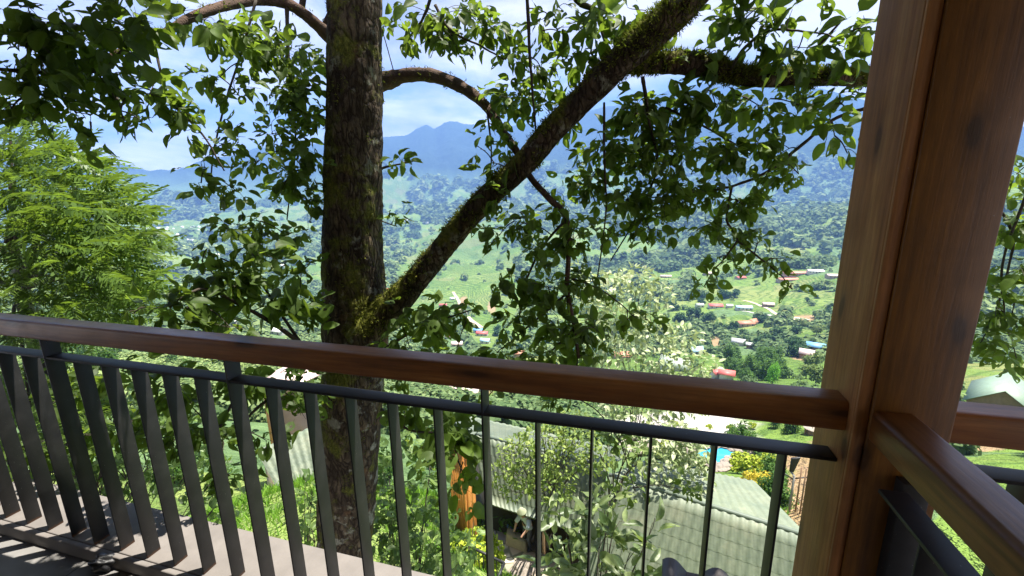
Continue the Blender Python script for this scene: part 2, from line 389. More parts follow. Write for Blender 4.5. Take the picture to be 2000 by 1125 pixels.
def hit(x, y, r0=4.0):   # where the sight line through a photo pixel meets the ground
    v = ray(x, y); v = v/np.linalg.norm(v)
    t = r0
    tt = r0*np.exp(np.linspace(0, math.log(7000/r0), 2500)); P = EYE[None]+tt[:, None]*v[None]
    d = P[:, 2]-height(P[:, 0], P[:, 1]); k = np.argmax(d < 0)
    if d[k] >= 0: return P[-1]
    a, b_ = tt[max(k-1, 0)], tt[k]
    for _ in range(18):
        m_ = (a+b_)/2; q = EYE+m_*v
        if q[2]-float(height(q[0], q[1])) < 0: b_ = m_
        else: a = m_
    return EYE+b_*v
na, nr = 760, 620
az = np.linspace(-1.55, 1.25, na); rad = np.concatenate([np.exp(np.linspace(math.log(1.2), math.log(4200), nr-130)), np.linspace(4215, 7600, 130)])
A, Rg = np.meshgrid(az, rad); GX = EYE[0]+Rg*np.sin(A); GY = EYE[1]+Rg*np.cos(A); GZ = height(GX, GY)
under = (GY < 2.6) & (Rg < 60); GZ = np.where(under, np.minimum(GZ, -2.6), GZ)
# cover attribute: 0 = woods, 1 = open fields, 2 = bare soil
def cover(x, y):
    r = np.hypot(x-EYE[0], y-EYE[1])
    f = fbm(x/150, y/150, 4, 31)
    c = np.clip((f-.57)*9+.3, 0, 1)
    big = fbm(x/900, y/900, 3, 41)
    left = np.clip((-(x-EYE[0])/(y-EYE[1]+1e-6)-.05)*4, 0, 1)      # open farmland in the valley to the left
    c = np.clip(c+left*np.clip((r-900)/500, 0, 1)*np.clip((4200-r)/800, 0, 1)*np.clip((big-.3)*4, 0, 1)*.8, 0, 1)
    c = c*np.clip((4300-r)/900, 0, 1)
    return np.where(r < 22, .75, c)
CV = cover(GX, GY)
PV = np.zeros_like(CV); TV = np.zeros_like(CV)
def paint(px, py, rx, ry, val, ang=0, soft=.25):
    global CV, PV, TV
    c = hit(px, py); e1 = hit(px+rx, py)-c; e2 = hit(px, py-ry)-c
    Mx = np.array([[e1[0], e2[0]], [e1[1], e2[1]]]); Mi = np.linalg.inv(Mx)
    dx = GX-c[0]; dy = GY-c[1]; u = Mi[0, 0]*dx+Mi[0, 1]*dy; v = Mi[1, 0]*dx+Mi[1, 1]*dy
    n = (fbm(GX/(np.linalg.norm(e1)*.7), GY/(np.linalg.norm(e1)*.7), 3, 77)-.5)*.5
    k = np.clip((1-np.hypot(u, v)+n)/soft, 0, 1); 
    if val == 3: PV = np.maximum(PV, k); CV = CV*(1-k)+1*k
    else: CV = CV*(1-k)+val*k
    if val == 1 and np.linalg.norm(c) > 230: TV = np.maximum(TV, k)
    FIELDS.append((c, Mi))
FIELDS = []
for a in [(1570, 590, 75, 24, 1), (1620, 545, 60, 12, 1), (1440, 632, 75, 16, 1), (1550, 650, 90, 14, 1), (1230, 600, 90, 14, 1), (1330, 640, 40, 12, 1), (1590, 740, 60, 40, 1), (1560, 700, 40, 20, 1),
          (850, 600, 60, 40, 1), (890, 560, 40, 10, 1), (900, 470, 110, 42, 1), (860, 530, 100, 40, 1), (960, 540, 60, 40, 1), (300, 455, 120, 20, 1), (1395, 670, 16, 16, 2), (1570, 700, 30, 9, 2), (1570, 622, 30, 8, 2), (950, 745, 120, 20, 1),
          (1600, 900, 90, 55, 2), (1640, 960, 50, 40, 1), (1960, 920, 110, 36, 1), (1900, 872, 80, 12, 2), (1010, 1075, 50, 45, 2.0), (1400, 885, 130, 30, 1),
          (905, 595, 12, 22, 2), (960, 600, 10, 18, 2), (900, 765, 60, 12, 2), (1440, 790, 160, 40, 1), (1330, 825, 150, 24, 3), (1010, 1075, 46, 42, 3), (545, 985, 90, 60, 1)]:
    paint(*a)
V = np.stack([GX, GY, GZ], -1).reshape(-1, 3)
idx = np.arange(na*nr).reshape(nr, na); q = np.stack([idx[:-1, :-1], idx[:-1, 1:], idx[1:, 1:], idx[1:, :-1]], -1).reshape(-1, 4)[:, ::-1]
m, t, p, o = newmat('hillside_ground')
att = N(t, 'ShaderNodeAttribute', attribute_name='cover'); v = coords(t)
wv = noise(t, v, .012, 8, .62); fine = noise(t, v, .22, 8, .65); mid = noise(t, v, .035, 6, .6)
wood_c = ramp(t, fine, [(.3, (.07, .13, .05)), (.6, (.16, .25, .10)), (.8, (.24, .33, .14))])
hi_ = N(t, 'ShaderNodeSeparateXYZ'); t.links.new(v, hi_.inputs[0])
wood_c = mixc(t, ramp(t, mmath(t, 'MULTIPLY', hi_.outputs[2], .001), [(.0, (0,)*3), (.22, (1,)*3)]), wood_c, ramp(t, mid, [(.35, (.010, .026, .018)), (.65, (.035, .065, .035))]))  # cloud shadow on the mountains put into the ground colour, darker with height
fld = ramp(t, wv, [(.30, (.12, .20, .045)), (.45, (.19, .29, .06)), (.58, (.27, .33, .09)), (.7, (.15, .24, .06))])
vo = N(t, 'ShaderNodeTexVoronoi', i_Scale=.022, i_Randomness=.9); t.links.new(v, vo.inputs['Vector'])
sv = N(t, 'ShaderNodeSeparateColor'); t.links.new(vo.outputs['Color'], sv.inputs[0])
fld = mixc(t, .45, fld, ramp(t, sv.outputs[0], [(.1, (.07, .15, .03)), (.5, (.20, .30, .06)), (.8, (.30, .33, .12)), (.95, (.33, .24, .13))]))
sz = N(t, 'ShaderNodeSeparateXYZ'); t.links.new(v, sz.inputs[0])
zz = mmath(t, 'ADD', sz.outputs[2], mmath(t, 'MULTIPLY', mid, 5.0)); fr = mmath(t, 'FRACT', mmath(t, 'MULTIPLY', zz, .62))
fld = mixc(t, mmath(t, 'MULTIPLY', ramp(t, fr, [(.0, (.8,)*3), (.22, (.6,)*3), (.34, (0,)*3)]), .85), fld, (.06, .12, .03))
ta = N(t, 'ShaderNodeAttribute', attribute_name='terrace'); fr2 = mmath(t, 'FRACT', mmath(t, 'MULTIPLY', mmath(t, 'ADD', sz.outputs[2], mmath(t, 'MULTIPLY', mid, 3.0)), .9))
fld = mixc(t, mmath(t, 'MULTIPLY', ta.outputs['Fac'], ramp(t, fr2, [(0, (.9,)*3), (.3, (.7,)*3), (.42, (0,)*3)])), fld, (.07, .13, .03))
fld = mixc(t, ramp(t, noise(t, v, 3.2, 4, .7), [(.35, (.0,)*3), (.65, (.5,)*3)]), fld, (.08, .16, .03))
soil = ramp(t, fine, [(.3, (.30, .19, .10)), (.7, (.46, .32, .19))])
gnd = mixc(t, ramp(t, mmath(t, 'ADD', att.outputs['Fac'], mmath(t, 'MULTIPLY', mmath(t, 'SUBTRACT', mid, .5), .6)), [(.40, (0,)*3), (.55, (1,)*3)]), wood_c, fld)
gnd = mixc(t, mmath(t, 'SUBTRACT', mmath(t, 'ADD', att.outputs['Fac'], mmath(t, 'MULTIPLY', mmath(t, 'SUBTRACT', fine, .5), .7)), 1.05), gnd, soil)
pav = N(t, 'ShaderNodeAttribute', attribute_name='paved')
gnd = mixc(t, pav.outputs['Fac'], gnd, ramp(t, noise(t, v, 1.5, 6, .6), [(.3, (.55, .50, .43)), (.7, (.74, .70, .63))]))
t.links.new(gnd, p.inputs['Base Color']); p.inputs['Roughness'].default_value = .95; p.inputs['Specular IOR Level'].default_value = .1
b_ = bump(t, p, noise(t, v, .06, 8, .7), .9, 9.0); MT['ground'] = m
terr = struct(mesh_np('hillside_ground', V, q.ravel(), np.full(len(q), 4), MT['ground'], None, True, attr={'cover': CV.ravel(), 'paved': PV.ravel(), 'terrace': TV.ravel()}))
from bisect import bisect
def cover_at(x, y):
    r = np.hypot(x-EYE[0], y-EYE[1]); a = np.arctan2(x-EYE[0], y-EYE[1])
    i = np.clip(np.searchsorted(rad, r), 0, nr-1); j = np.clip(((a-az[0])/(az[1]-az[0])).astype(int), 0, na-1); return CV[i, j]

# ------------------------------------------------------------------ foliage materials
def leafmat(name, dark, light, trans, tw=.5, rough=.45, spec=.4, under=None):
    m, t, p, o = newmat(name)
    g = N(t, 'ShaderNodeNewGeometry')
    ri = g.outputs['Random Per Island']
    c = ramp(t, ri, [(0, dark), (.6, tuple((a+b)/2 for a, b in zip(dark, light))), (1, light)])
    vein = noise(t, coords(t), 55, 4, .6)
    c = mixc(t, .35, c, ramp(t, vein, [(.3, (.55,)*3), (.7, (1.15,)*3)]), 'MULTIPLY')
    if under: c = mixc(t, mmath(t, 'MULTIPLY', g.outputs['Backfacing'], .7), c, under)
    t.links.new(c, p.inputs['Base Color']); p.inputs['Roughness'].default_value = rough; p.inputs['Specular IOR Level'].default_value = spec
    tr = N(t, 'ShaderNodeBsdfTranslucent')
    tcol = ramp(t, ri, [(0, tuple(x*.55 for x in trans)), (1, trans)])
    tcol = mixc(t, .4, tcol, ramp(t, vein, [(.3, (.6,)*3), (.7, (1.1,)*3)]), 'MULTIPLY')
    t.links.new(tcol, tr.inputs[0])
    ms = N(t, 'ShaderNodeMixShader'); ms.inputs[0].default_value = tw
    t.links.new(p.outputs[0], ms.inputs[1]); t.links.new(tr.outputs[0], ms.inputs[2]); t.links.new(ms.outputs[0], o.inputs[0])
    return m
MT['leaf'] = leafmat('broad_leaf', (.038, .066, .015), (.105, .165, .032), (.30, .45, .04), .42, .5, .22)
MT['bark'], t, p, o = newmat('mossy_bark')
v = coords(t, (1, 1, .35)); vo = N(t, 'ShaderNodeTexVoronoi', i_Scale=26, feature='DISTANCE_TO_EDGE')
wrp = N(t, 'ShaderNodeVectorMath', operation='ADD'); ns_ = N(t, 'ShaderNodeTexNoise', i_Scale=9, i_Detail=5); t.links.new(v, ns_.inputs['Vector'])
s2 = N(t, 'ShaderNodeVectorMath', operation='SCALE'); s2.inputs['Scale'].default_value = .16; t.links.new(ns_.outputs['Color'], s2.inputs[0])
t.links.new(v, wrp.inputs[0]); t.links.new(s2.outputs[0], wrp.inputs[1]); t.links.new(wrp.outputs[0], vo.inputs['Vector'])
nb = noise(t, coords(t, (1, 1, .4)), 14, 8, .7)
col = ramp(t, nb, [(.28, (.022, .017, .012)), (.5, (.07, .052, .034)), (.72, (.21, .16, .10))])
col = mixc(t, ramp(t, vo.outputs[0], [(.0, (.85,)*3), (.16, (0,)*3)]), col, (.018, .011, .008))
lich = noise(t, coords(t), 8, 6, .65); col = mixc(t, ramp(t, lich, [(.57, (0,)*3), (.64, (.7,)*3)]), col, (.30, .30, .23))
gg = N(t, 'ShaderNodeNewGeometry'); col = mixc(t, ramp(t, noise(t, coords(t), 5.5, 5, .6), [(.60, (0,)*3), (.72, (.45,)*3)]), col, (.20, .11, .05))
sn = N(t, 'ShaderNodeSeparateXYZ'); t.links.new(gg.outputs['Normal'], sn.inputs[0])
mo = mmath(t, 'ADD', noise(t, coords(t), 4.2, 9, .72), mmath(t, 'MULTIPLY', sn.outputs[2], .17))
mosscol = ramp(t, noise(t, coords(t), 70, 4, .7), [(.3, (.045, .06, .01)), (.7, (.19, .19, .03))])
mf = ramp(t, mo, [(.50, (0,)*3), (.60, (.9,)*3)]); col = mixc(t, mf, col, mosscol)
t.links.new(col, p.inputs['Base Color']); p.inputs['Roughness'].default_value = .95; p.inputs['Specular IOR Level'].default_value = .15
hh = mmath(t, 'ADD', mmath(t, 'MULTIPLY', ramp(t, vo.outputs[0], [(0, (0,)*3), (.25, (1,)*3)]), .8), nb)
b1 = bump(t, p, hh, .8, .018); bump(t, p, noise(t, coords(t), 110, 5, .7), .5, .006, b1)
MT['bark2'] = simple('brown_branch_bark', (.085, .05, .032), .95, .5, 18, 0, .9, .01)
MT['twig'] = simple('twig_bark', (.05, .038, .026), .9, .4, 60)
MT['moss'] = leafmat('moss', (.05, .06, .012), (.22, .22, .03), (.25, .35, .03), .25, .9, .1)

def leaf_template(nl=7, nw=4, holes=0, wid=.30, fold=.18, curl=.25, seed=0):
    r = random.Random(seed); V = []; Fs = []
    for i in range(nl+1):
        s = i/nl; wdt = wid*math.sin(math.pi*min(1, (s*.94+.03))**.82)**.8*(1 if s < .97 else .3)
        if i == 0: wdt = .012
        if i == nl: wdt = .004
        for j in range(nw+1):
            q = j/nw*2-1
            V.append((q*wdt*(1+.08*r.uniform(-1, 1)*(i not in (0, nl))), s+.02*r.uniform(-1, 1)*(0 < j < nw), abs(q)*wdt*fold*2-curl*s*s*.6+.02*math.sin(9*s+3*q)))
    for i in range(nl):
        for j in range(nw): a = i*(nw+1)+j; Fs.append((a, a+1, a+nw+2, a+nw+1))
    for _ in range(holes):
        i = r.randrange(1, nl-1)*nw+r.randrange(1, max(2, nw-1))
        if i < len(Fs): Fs.pop(i)
    # petiole
    n = len(V); V += [(-.008, 0, 0), (.008, 0, 0), (.008, -.18, .03), (-.008, -.18, .03)]; Fs.append((n, n+3, n+2, n+1))
    return np.array(V), Fs
def instances(templates, pos, ax, nr, size, which=None, wscale=None):
    """place leaf copies: ax = direction of the leaf, nr = its normal"""
    pos = np.asarray(pos, float); n = len(pos); ax = np.asarray(ax, float); nr = np.asarray(nr, float); size = np.asarray(size, float)
    ax = ax/np.linalg.norm(ax, axis=1, keepdims=True); nr = nr-ax*np.sum(nr*ax, 1, keepdims=True); nr /= np.linalg.norm(nr, axis=1, keepdims=True)+1e-9
    sx = np.cross(ax, nr)
    if which is None: which = rng.integers(0, len(templates), n)
    Vs = []; I = []; Lt = []; off = 0
    for k, (tv, tf) in enumerate(templates):
        sel = np.where(which == k)[0]
        if not len(sel): continue
        wsc = np.ones(len(sel)) if wscale is None else wscale[sel]
        P = pos[sel][:, None]+size[sel][:, None, None]*(tv[None, :, 0:1]*wsc[:, None, None]*sx[sel][:, None]+tv[None, :, 1:2]*ax[sel][:, None]+tv[None, :, 2:3]*nr[sel][:, None])
        Vs.append(P.reshape(-1, 3)); fi = np.array([i for f in tf for i in f]); lt = np.array([len(f) for f in tf])
        I.append((fi[None]+(np.arange(len(sel))*len(tv))[:, None]+off).ravel()); Lt.append(np.tile(lt, len(sel))); off += len(sel)*len(tv)
    return np.concatenate(Vs), np.concatenate(I), np.concatenate(Lt)
LT = [leaf_template(6, 4, h, w_, f_, c_, s_) for h, w_, f_, c_, s_ in ((0, .30, .2, .25, 1), (1, .33, .3, .4, 2), (2, .28, .1, .1, 3), (3, .32, .25, .5, 4), (1, .30, -.1, -.2, 5), (4, .31, .15, .3, 6), (0, .26, .35, .6, 7))]
LS = [leaf_template(3, 2, 0, w_, f_, c_, s_) for w_, f_, c_, s_ in ((.26, .3, .3, 1), (.3, .2, .5, 2), (.22, .3, -.2, 3))]
def unit(n): a = rng.normal(size=(n, 3)); return a/np.linalg.norm(a, axis=1, keepdims=True)
# ------------------------------------------------------------------ the wooded hillsides (one mass) and trees one can tell apart
def in_view(P, mx=120, my=80):
    d = P-EYE; zc = d@FW; px = 1000+F*(d@RT)/zc; py = 562.5-F*(d@UP)/zc
    return (zc > 0) & (px > -mx) & (px < 2000+mx) & (py > -my) & (py < 1125+my), px, py
VH = [(1397, 601, 12, 8, 'red', 'wallw', .1, 'farmhouse with a bright red roof beside the dark wood'), (1452, 605, 13, 6, 'lblue', 'wallw', .15, 'long house with a pale turquoise roof right of the red farmhouse'),
      (1424, 601, 5, 4, 'white', 'wallw', .1, 'tiny white-roofed shed between the red and the turquoise roofs'), (1366, 600, 7, 5, 'gsun', 'wallw', .3, 'small house with a greenish roof half hidden in the wood'),
      (1558, 536, 36, 12, 'orange', 'wallt', .1, 'long orange-roofed building on the upper terrace'), (1538, 549, 22, 10, 'orange', 'wallt', .2, 'shorter orange roof just below the long orange building'),
      (1446, 545, 12, 9, 'red', 'wallt', .4, 'small reddish roof behind the leaf tips'), (1592, 533, 16, 8, 'white', 'wallw', 0, 'white-roofed building right of the long orange roof'),
      (1626, 542, 12, 8, 'pink', 'wallt', .1, 'small pale roof beside the post at terrace height'), (1500, 599, 9, 5, 'tan', 'wallb', .0, 'small tan-roofed hut on the dirt track'),
      (1455, 636, 12, 7, 'orange', 'wallt', .3, 'orange roof peeping out between dark treetops'), (1470, 633, 8, 6, 'orange', 'wallt', .9, 'little orange roof among the treetops, right one'),
      (1446, 674, 9.5, 5.5, 'grey', 'wallw', -.25, 'house with a big light grey roof above the bamboo'), (1465, 680, 4, 3, 'white', 'wallb', -.25, 'small lean-to at the right end of the grey-roofed house'),
      (1592, 684, 7.5, 5, 'blue', 'wallb', -.35, 'house with a bright blue roof right of the grove'), (1577, 699, 6, 4.5, 'pink', 'wallb', -.4, 'open shed with a faded pink roof below the blue roof'),
      (1418, 741, 4.2, 3.6, 'red', 'wallw', -.2, 'small red roof touching the handrail line'), (1398, 739, 3.4, 3, 'red', 'wallw', .6, 'second small red roof left of the one at the handrail'),
      (866, 598, 12, 8, 'red', 'wallw', .2, 'red-roofed house on the terraces seen below the limb'), (884, 585, 8, 6, 'white', 'wallw', .1, 'little white house above the red-roofed one'),
      (757, 567, 15, 9, 'red', 'wallw', .2, 'red-roofed house right beside the trunk'), (942, 655, 10, 6, 'red', 'wallw', .1, 'red-roofed cottage behind the hanging leaves'),
      (934, 649, 8, 5, 'blue', 'wallw', .1, 'bright blue roof directly behind the red cottage'), (880, 660, 8, 6, 'red', 'wallw', .5, 'faded red roof above the handrail near the trunk'),
      (893, 676, 8, 6, 'pink', 'wallt', .3, 'reddish house with pale gable just above the handrail'), (948, 670, 7, 5, 'lblue', 'wallw', 0, 'grey-blue shed under the red cottage'),
      (1013, 697, 5, 4, 'orange', 'wallt', .2, 'orange roof touching the handrail behind leaves'), (1650, 514, 14, 8, 'red', 'wallw', .1, 'red-roofed house close to the left edge of the post'),
      (1300, 542, 16, 8, 'tan', 'wallt', .1, 'yellowish house at the foot of the wooded hill'), (1385, 536, 16, 9, 'tan', 'wallt', .1, 'tan house above the dark wood'),
      (434, 612, 9, 6, 'blue', 'wallw', .1, 'blue roof among the low leaves left of the trunk'), (452, 634, 9, 7, 'white', 'wallw', .3, 'white house in a gap between leaves left of the trunk'),
      (545, 652, 8, 6, 'white', 'wallw', 0, 'white house just above the handrail left of the trunk'), (1360, 690, 8, 6, 'lblue', 'wallw', .5, 'house with a pale blue roof behind the pale tree'),
      (1215, 700, 9, 7, 'orange', 'wallt', .3, 'orange-roofed hut behind the pale tree'), (905, 775, 9, 6, 'pink', 'wallt', .1, 'terrace-side hut with pale pink roof under the handrail')]
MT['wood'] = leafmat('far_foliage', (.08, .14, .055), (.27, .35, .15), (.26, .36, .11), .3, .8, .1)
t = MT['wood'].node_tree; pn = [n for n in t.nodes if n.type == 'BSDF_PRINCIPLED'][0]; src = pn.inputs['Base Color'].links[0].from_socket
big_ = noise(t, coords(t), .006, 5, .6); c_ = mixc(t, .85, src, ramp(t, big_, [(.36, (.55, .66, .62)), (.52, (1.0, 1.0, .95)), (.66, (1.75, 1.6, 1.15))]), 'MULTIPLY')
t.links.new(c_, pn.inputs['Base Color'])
MT['olive'] = leafmat('olive_foliage', (.09, .15, .04), (.24, .31, .10), (.22, .30, .05), .3, .7, .15)
NF = 62000
r_ = np.exp(rng.uniform(math.log(52), math.log(3600), NF)); a_ = rng.uniform(-1.3, .85, NF)
fx = EYE[0]+r_*np.sin(a_); fy = EYE[1]+r_*np.cos(a_); cv = cover_at(fx, fy); fz = height(fx, fy)
keep = (cv < .5) | (rng.random(NF) < .03)*(cv < 1.3)
qq = in_view(np.stack([fx, fy, fz], -1)); keep &= ~((np.hypot((qq[1]-1360)/190, (qq[2]-838)/52) < 1) | (np.hypot((qq[1]-1590)/110, (qq[2]-880)/70) < 1) | (np.hypot((qq[1]-1950)/110, (qq[2]-850)/80) < 1))
for h_ in VH: keep &= ~(np.hypot((qq[1]-h_[0])/(9+h_[2]*1.1), (qq[2]-h_[1]-8)/13) < 1)
keep &= in_view(np.stack([fx, fy, fz], -1), 500, 200)[0]
fx, fy, fz, r_ = fx[keep], fy[keep], fz[keep], r_[keep]; nf = len(fx)
sz = np.clip(r_*.0125, 2.6, 60)*np.clip(np.exp(rng.normal(size=nf)*.38), .45, 2.4)*(.75+.5*fbm(fx/120, fy/120, 3, 88))
QT = [(np.array([(-.42, -.1, 0), (.05, -.5, .05), (.45, .05, 0), (0, .5, -.05)]), [(0, 1, 2, 3)]), (np.array([(-.5, -.3, 0), (.3, -.4, .06), (.4, .3, 0), (-.2, .45, -.05)]), [(0, 1, 2, 3)])]
near = r_ < 170; parts_ = []
for sel, K, ls in ((near, 150, .17), (~near, 22, .42)):
    x_, y_, z_, s_ = fx[sel], fy[sel], fz[sel], sz[sel]; n_ = len(x_)
    d = unit(n_*K).reshape(n_, K, 3); d[..., 2] = np.abs(d[..., 2])-.2
    lump = 1+.25*np.sin(d[..., 0:1]*5+x_[:, None, None])*np.cos(d[..., 1:2]*5+y_[:, None, None])
    cpos = np.stack([x_, y_, z_+s_*.28], -1)[:, None]+d*lump*s_[:, None, None]*np.array([.48, .48, .62])*rng.uniform(.7, 1.05, (n_, K, 1))
    nrm = d+np.array([0, 0, .55])+unit(n_*K).reshape(n_, K, 3)*.38; ax = np.cross(nrm.reshape(-1, 3), unit(n_*K))
    parts_.append(instances(QT, cpos.reshape(-1, 3), ax, nrm.reshape(-1, 3), np.repeat(s_*ls, K)))
off_ = len(parts_[0][0])
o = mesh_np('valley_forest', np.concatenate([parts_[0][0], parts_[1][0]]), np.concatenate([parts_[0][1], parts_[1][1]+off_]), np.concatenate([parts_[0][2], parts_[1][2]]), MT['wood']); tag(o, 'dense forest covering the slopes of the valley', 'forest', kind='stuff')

def crown_cloud(name, rad_, nleaf, leafsz, mat, parent, seed, clumps=9, templ=None):
    g = np.random.default_rng(seed); cc = g.normal(size=(clumps, 3)); cc /= np.linalg.norm(cc, axis=1, keepdims=True)
    cc = cc*g.uniform(.25, .72, (clumps, 1)); cr = g.uniform(.28, .5, clumps)
    k = g.integers(0, clumps, nleaf); dd = g.normal(size=(nleaf, 3)); dd /= np.linalg.norm(dd, axis=1, keepdims=True)
    P = (cc[k]+dd*(cr[k]*g.uniform(.55, 1.05, nleaf))[:, None])*np.array(rad_)+np.array([0, 0, rad_[2]*.95+rad_[2]*.35])
    nn_ = dd*.6+np.array([0, 0, .5])+g.normal(size=(nleaf, 3))*.5; ax_ = np.cross(nn_, g.normal(size=(nleaf, 3)))
    V_, I2, L2 = instances(templ or QT, P, ax_, nn_, leafsz*g.uniform(.6, 1.4, nleaf))
    me = mesh_np(name, V_, I2, L2, mat); me.parent = parent; return me
def trunk_mesh(name, h, r, mat, parent, seed, spread=1.0):
    rr = random.Random(seed); b = MB(); P = [(rr.uniform(-.05, .05)*h*k/4, rr.uniform(-.05, .05)*h*k/4, h*k/4) for k in range(5)]
    b.tube(P, [r*(1-.15*k) for k in range(5)], 7)
    for _ in range(6):
        s_ = rr.uniform(.5, 1); i = int(s_*4); i = min(i, 3); p0 = np.array(P[i])+(np.array(P[i+1])-np.array(P[i]))*(s_*4-i); g = rr.uniform(0, 6.28)
        e = p0+np.array([math.cos(g)*h*.35*spread, math.sin(g)*h*.35*spread, h*.45]); b.tube([p0, (p0+e)/2+np.array([0, 0, -.05*h]), e], [r*.4, r*.28, r*.08], 5)
    o = b.build(name, mat, None); o.parent = parent; return o
MT['bush'] = leafmat('bush_green', (.04, .10, .022), (.12, .23, .04), (.20, .36, .04), .35, .6, .2)
MT['dkbush'] = leafmat('dark_tree_green', (.018, .055, .02), (.06, .14, .035), (.08, .18, .03), .25, .6, .2)
MT['yel'] = leafmat('yellow_green_shrub', (.25, .36, .03), (.50, .55, .06), (.5, .6, .05), .35, .6, .2)
MT['gold'] = leafmat('golden_shrub', (.42, .36, .03), (.72, .58, .07), (.6, .5, .05), .3, .6, .2)
MT['vivid'] = leafmat('vivid_conifer', (.12, .36, .03), (.22, .52, .05), (.3, .6, .05), .35, .6, .2)
MT['pale'] = leafmat('pale_sunlit_leaf', (.24, .33, .12), (.62, .66, .42), (.42, .5, .18), .35, .55, .4)
PROTO = {}
def proto(kind):
    if kind in PROTO: return PROTO[kind]
    spec = {'broad': ('dkbush', (1, 1, 1.05), 900, .17), 'bamboo': ('bush', (1, 1, 1.15), 1300, .13), 'yellow': ('yel', (1, 1, .8), 700, .2),
            'gold': ('gold', (1.1, 1, .8), 700, .2), 'cypress': ('vivid', (1.05, 1.05, 1.5), 2600, .11), 'grey': ('olive', (1, 1, 1), 900, .16)}[kind]
    sd = sum(map(ord, kind)); root = bpy.data.objects.new('p', None)
    c = crown_cloud('crown', spec[1], spec[2], spec[3]*1.0, MT[spec[0]], root, sd, 14 if kind != 'cypress' else 26)
    if kind == 'cypress':
        v = np.empty(len(c.data.vertices)*3, np.float32); c.data.vertices.foreach_get('co', v); v = v.reshape(-1, 3)
        k = 1-np.clip(v[:, 2]/3.6, 0, 1)**1.8*.8; v[:, :2] *= k[:, None]; c.data.vertices.foreach_set('co', v.ravel())
    tk = trunk_mesh('trunk', 1.3, .07, MT['twig'], root, sd)
    PROTO[kind] = (c, tk); C.objects.unlink(c); C.objects.unlink(tk); return PROTO[kind]
def tree(kind, loc, s, label, group=None, name='tree', cat='tree', rz=0, sq=1):
    c, tk = proto(kind); root = bpy.data.objects.new(name, None); C.objects.link(root); root.empty_display_size = .2
    root.location = tuple(float(q) for q in loc); root.scale = (s, s, s*sq); root.rotation_euler[2] = rz; tag(root, label, cat, group)
    for x in (c, tk): y = x.copy(); C.objects.link(y); y.parent = root
    return root
random.seed(11)
def grove(kind, spots, label, group, s0, name='tree', jitter=.25):
    for (px, py) in spots:
        if min(math.hypot((px-h_[0])/18, (py-h_[1]-8)/11) for h_ in VH) < 1: continue
        p_ = hit(px, py); s = s0*random.uniform(1-jitter, 1+jitter); tree(kind, p_-np.array([0, 0, (.75 if kind in ('bamboo', 'broad') else .1)*s]), s, label, group, name, rz=random.uniform(0, 6.28), sq=random.uniform(.85, 1.2))
def fill(px0, px1, py0, py1, n): return [(random.uniform(px0, px1), random.uniform(py0, py1)) for _ in range(n)]
grove('broad', fill(1445, 1500, 645, 690, 8)+fill(1500, 1600, 650, 690, 14)+fill(1480, 1570, 690, 705, 6), 'dark round tree in the grove between the grey roof and the blue roof', 'dark trees of the grove near the blue roof', 3.6)
grove('bamboo', fill(1420, 1530, 695, 745, 36), 'bright bushy bamboo clump in the thicket below the grey-roofed house', 'bamboo clumps below the grey roof', 3.3)
grove('broad', fill(1310, 1385, 585, 632, 12)+fill(1400, 1440, 560, 590, 8), 'dark tree in the wood left of the red-roofed farmhouse', 'dark trees by the red farmhouse', 5.5)
grove('broad', fill(1380, 1480, 640, 660, 5)+fill(1440, 1500, 622, 632, 4), 'dark tree at the lower edge of the terraced field', 'trees below the terraces', 3.6)
grove('grey', fill(1570, 1680, 715, 760, 6)+fill(1560, 1640, 640, 665, 6), 'greyish bush on the hillside near the pink-roofed shed', 'bushes by the pale shed', 3.0)
grove('broad', fill(1520, 1640, 590, 560, 3)+fill(1590, 1640, 606, 640, 6), 'single tree among the rice terraces', 'trees among the terraces', 3.6)
grove('bamboo', fill(780, 930, 690, 760, 14), 'leafy tree on the slope beyond the trunk', 'trees on the slope beyond the trunk', 2.6)
grove('broad', fill(960, 1120, 640, 700, 12), 'dark tree on the valley floor behind the hanging twigs', 'trees behind the hanging twigs', 4.0)
grove('bamboo', fill(1500, 1590, 800, 850, 9)+fill(1400, 1480, 860, 880, 3), 'green garden tree above the pool', 'garden trees above the pool', 1.3)
grove('grey', fill(1520, 1570, 790, 815, 3), 'grey-green garden tree behind the pool', 'grey garden trees', 1.5)
grove('bamboo', fill(60, 600, 680, 760, 26), 'bushy tree on the slope behind the left of the railing', 'trees on the left slope', 2.6)
grove('bamboo', fill(1900, 2080, 770, 800, 9), 'low green shrub in front of the gabled lodge', 'shrubs before the lodge', .9, 'shrub')
tree('cypress', hit(1508, 752)-np.array([0, 0, 1.5]), 2.9, 'vivid green cone-shaped tree standing alone just above the handrail', name='conifer', sq=1.0)

# ------------------------------------------------------------------ houses
def roofmat(name, c, r=.55): return simple(name, c, r, .12, 1.5, 0, .2, .01)
RM = {'red': roofmat('red_sheet', (.55, .13, .11)), 'orange': roofmat('clay_tile', (.50, .22, .13)), 'blue': roofmat('blue_sheet', (.16, .36, .62)), 'lblue': roofmat('pale_blue_sheet', (.40, .60, .68)),
      'white': roofmat('white_sheet', (.72, .72, .70)), 'grey': roofmat('grey_sheet', (.50, .50, .49)), 'tan': roofmat('tan_sheet', (.58, .46, .38)), 'pink': roofmat('faded_pink_sheet', (.66, .50, .45)), 'green': roofmat('green_sheet', (.20, .28, .20)), 'gsun': roofmat('sun_faded_green_sheet', (.36, .42, .33))}
MT['wallw'] = simple('whitewash', (.62, .60, .55), .9, .1, 1); MT['wallb'] = simple('brown_boards', (.24, .15, .09), .85, .2, 2); MT['glass'] = simple('dark_window', (.02, .025, .03), .2, .2, 2, 0, 0)
MT['wallt'] = simple('tan_wall', (.42, .32, .22), .9, .15, 2)
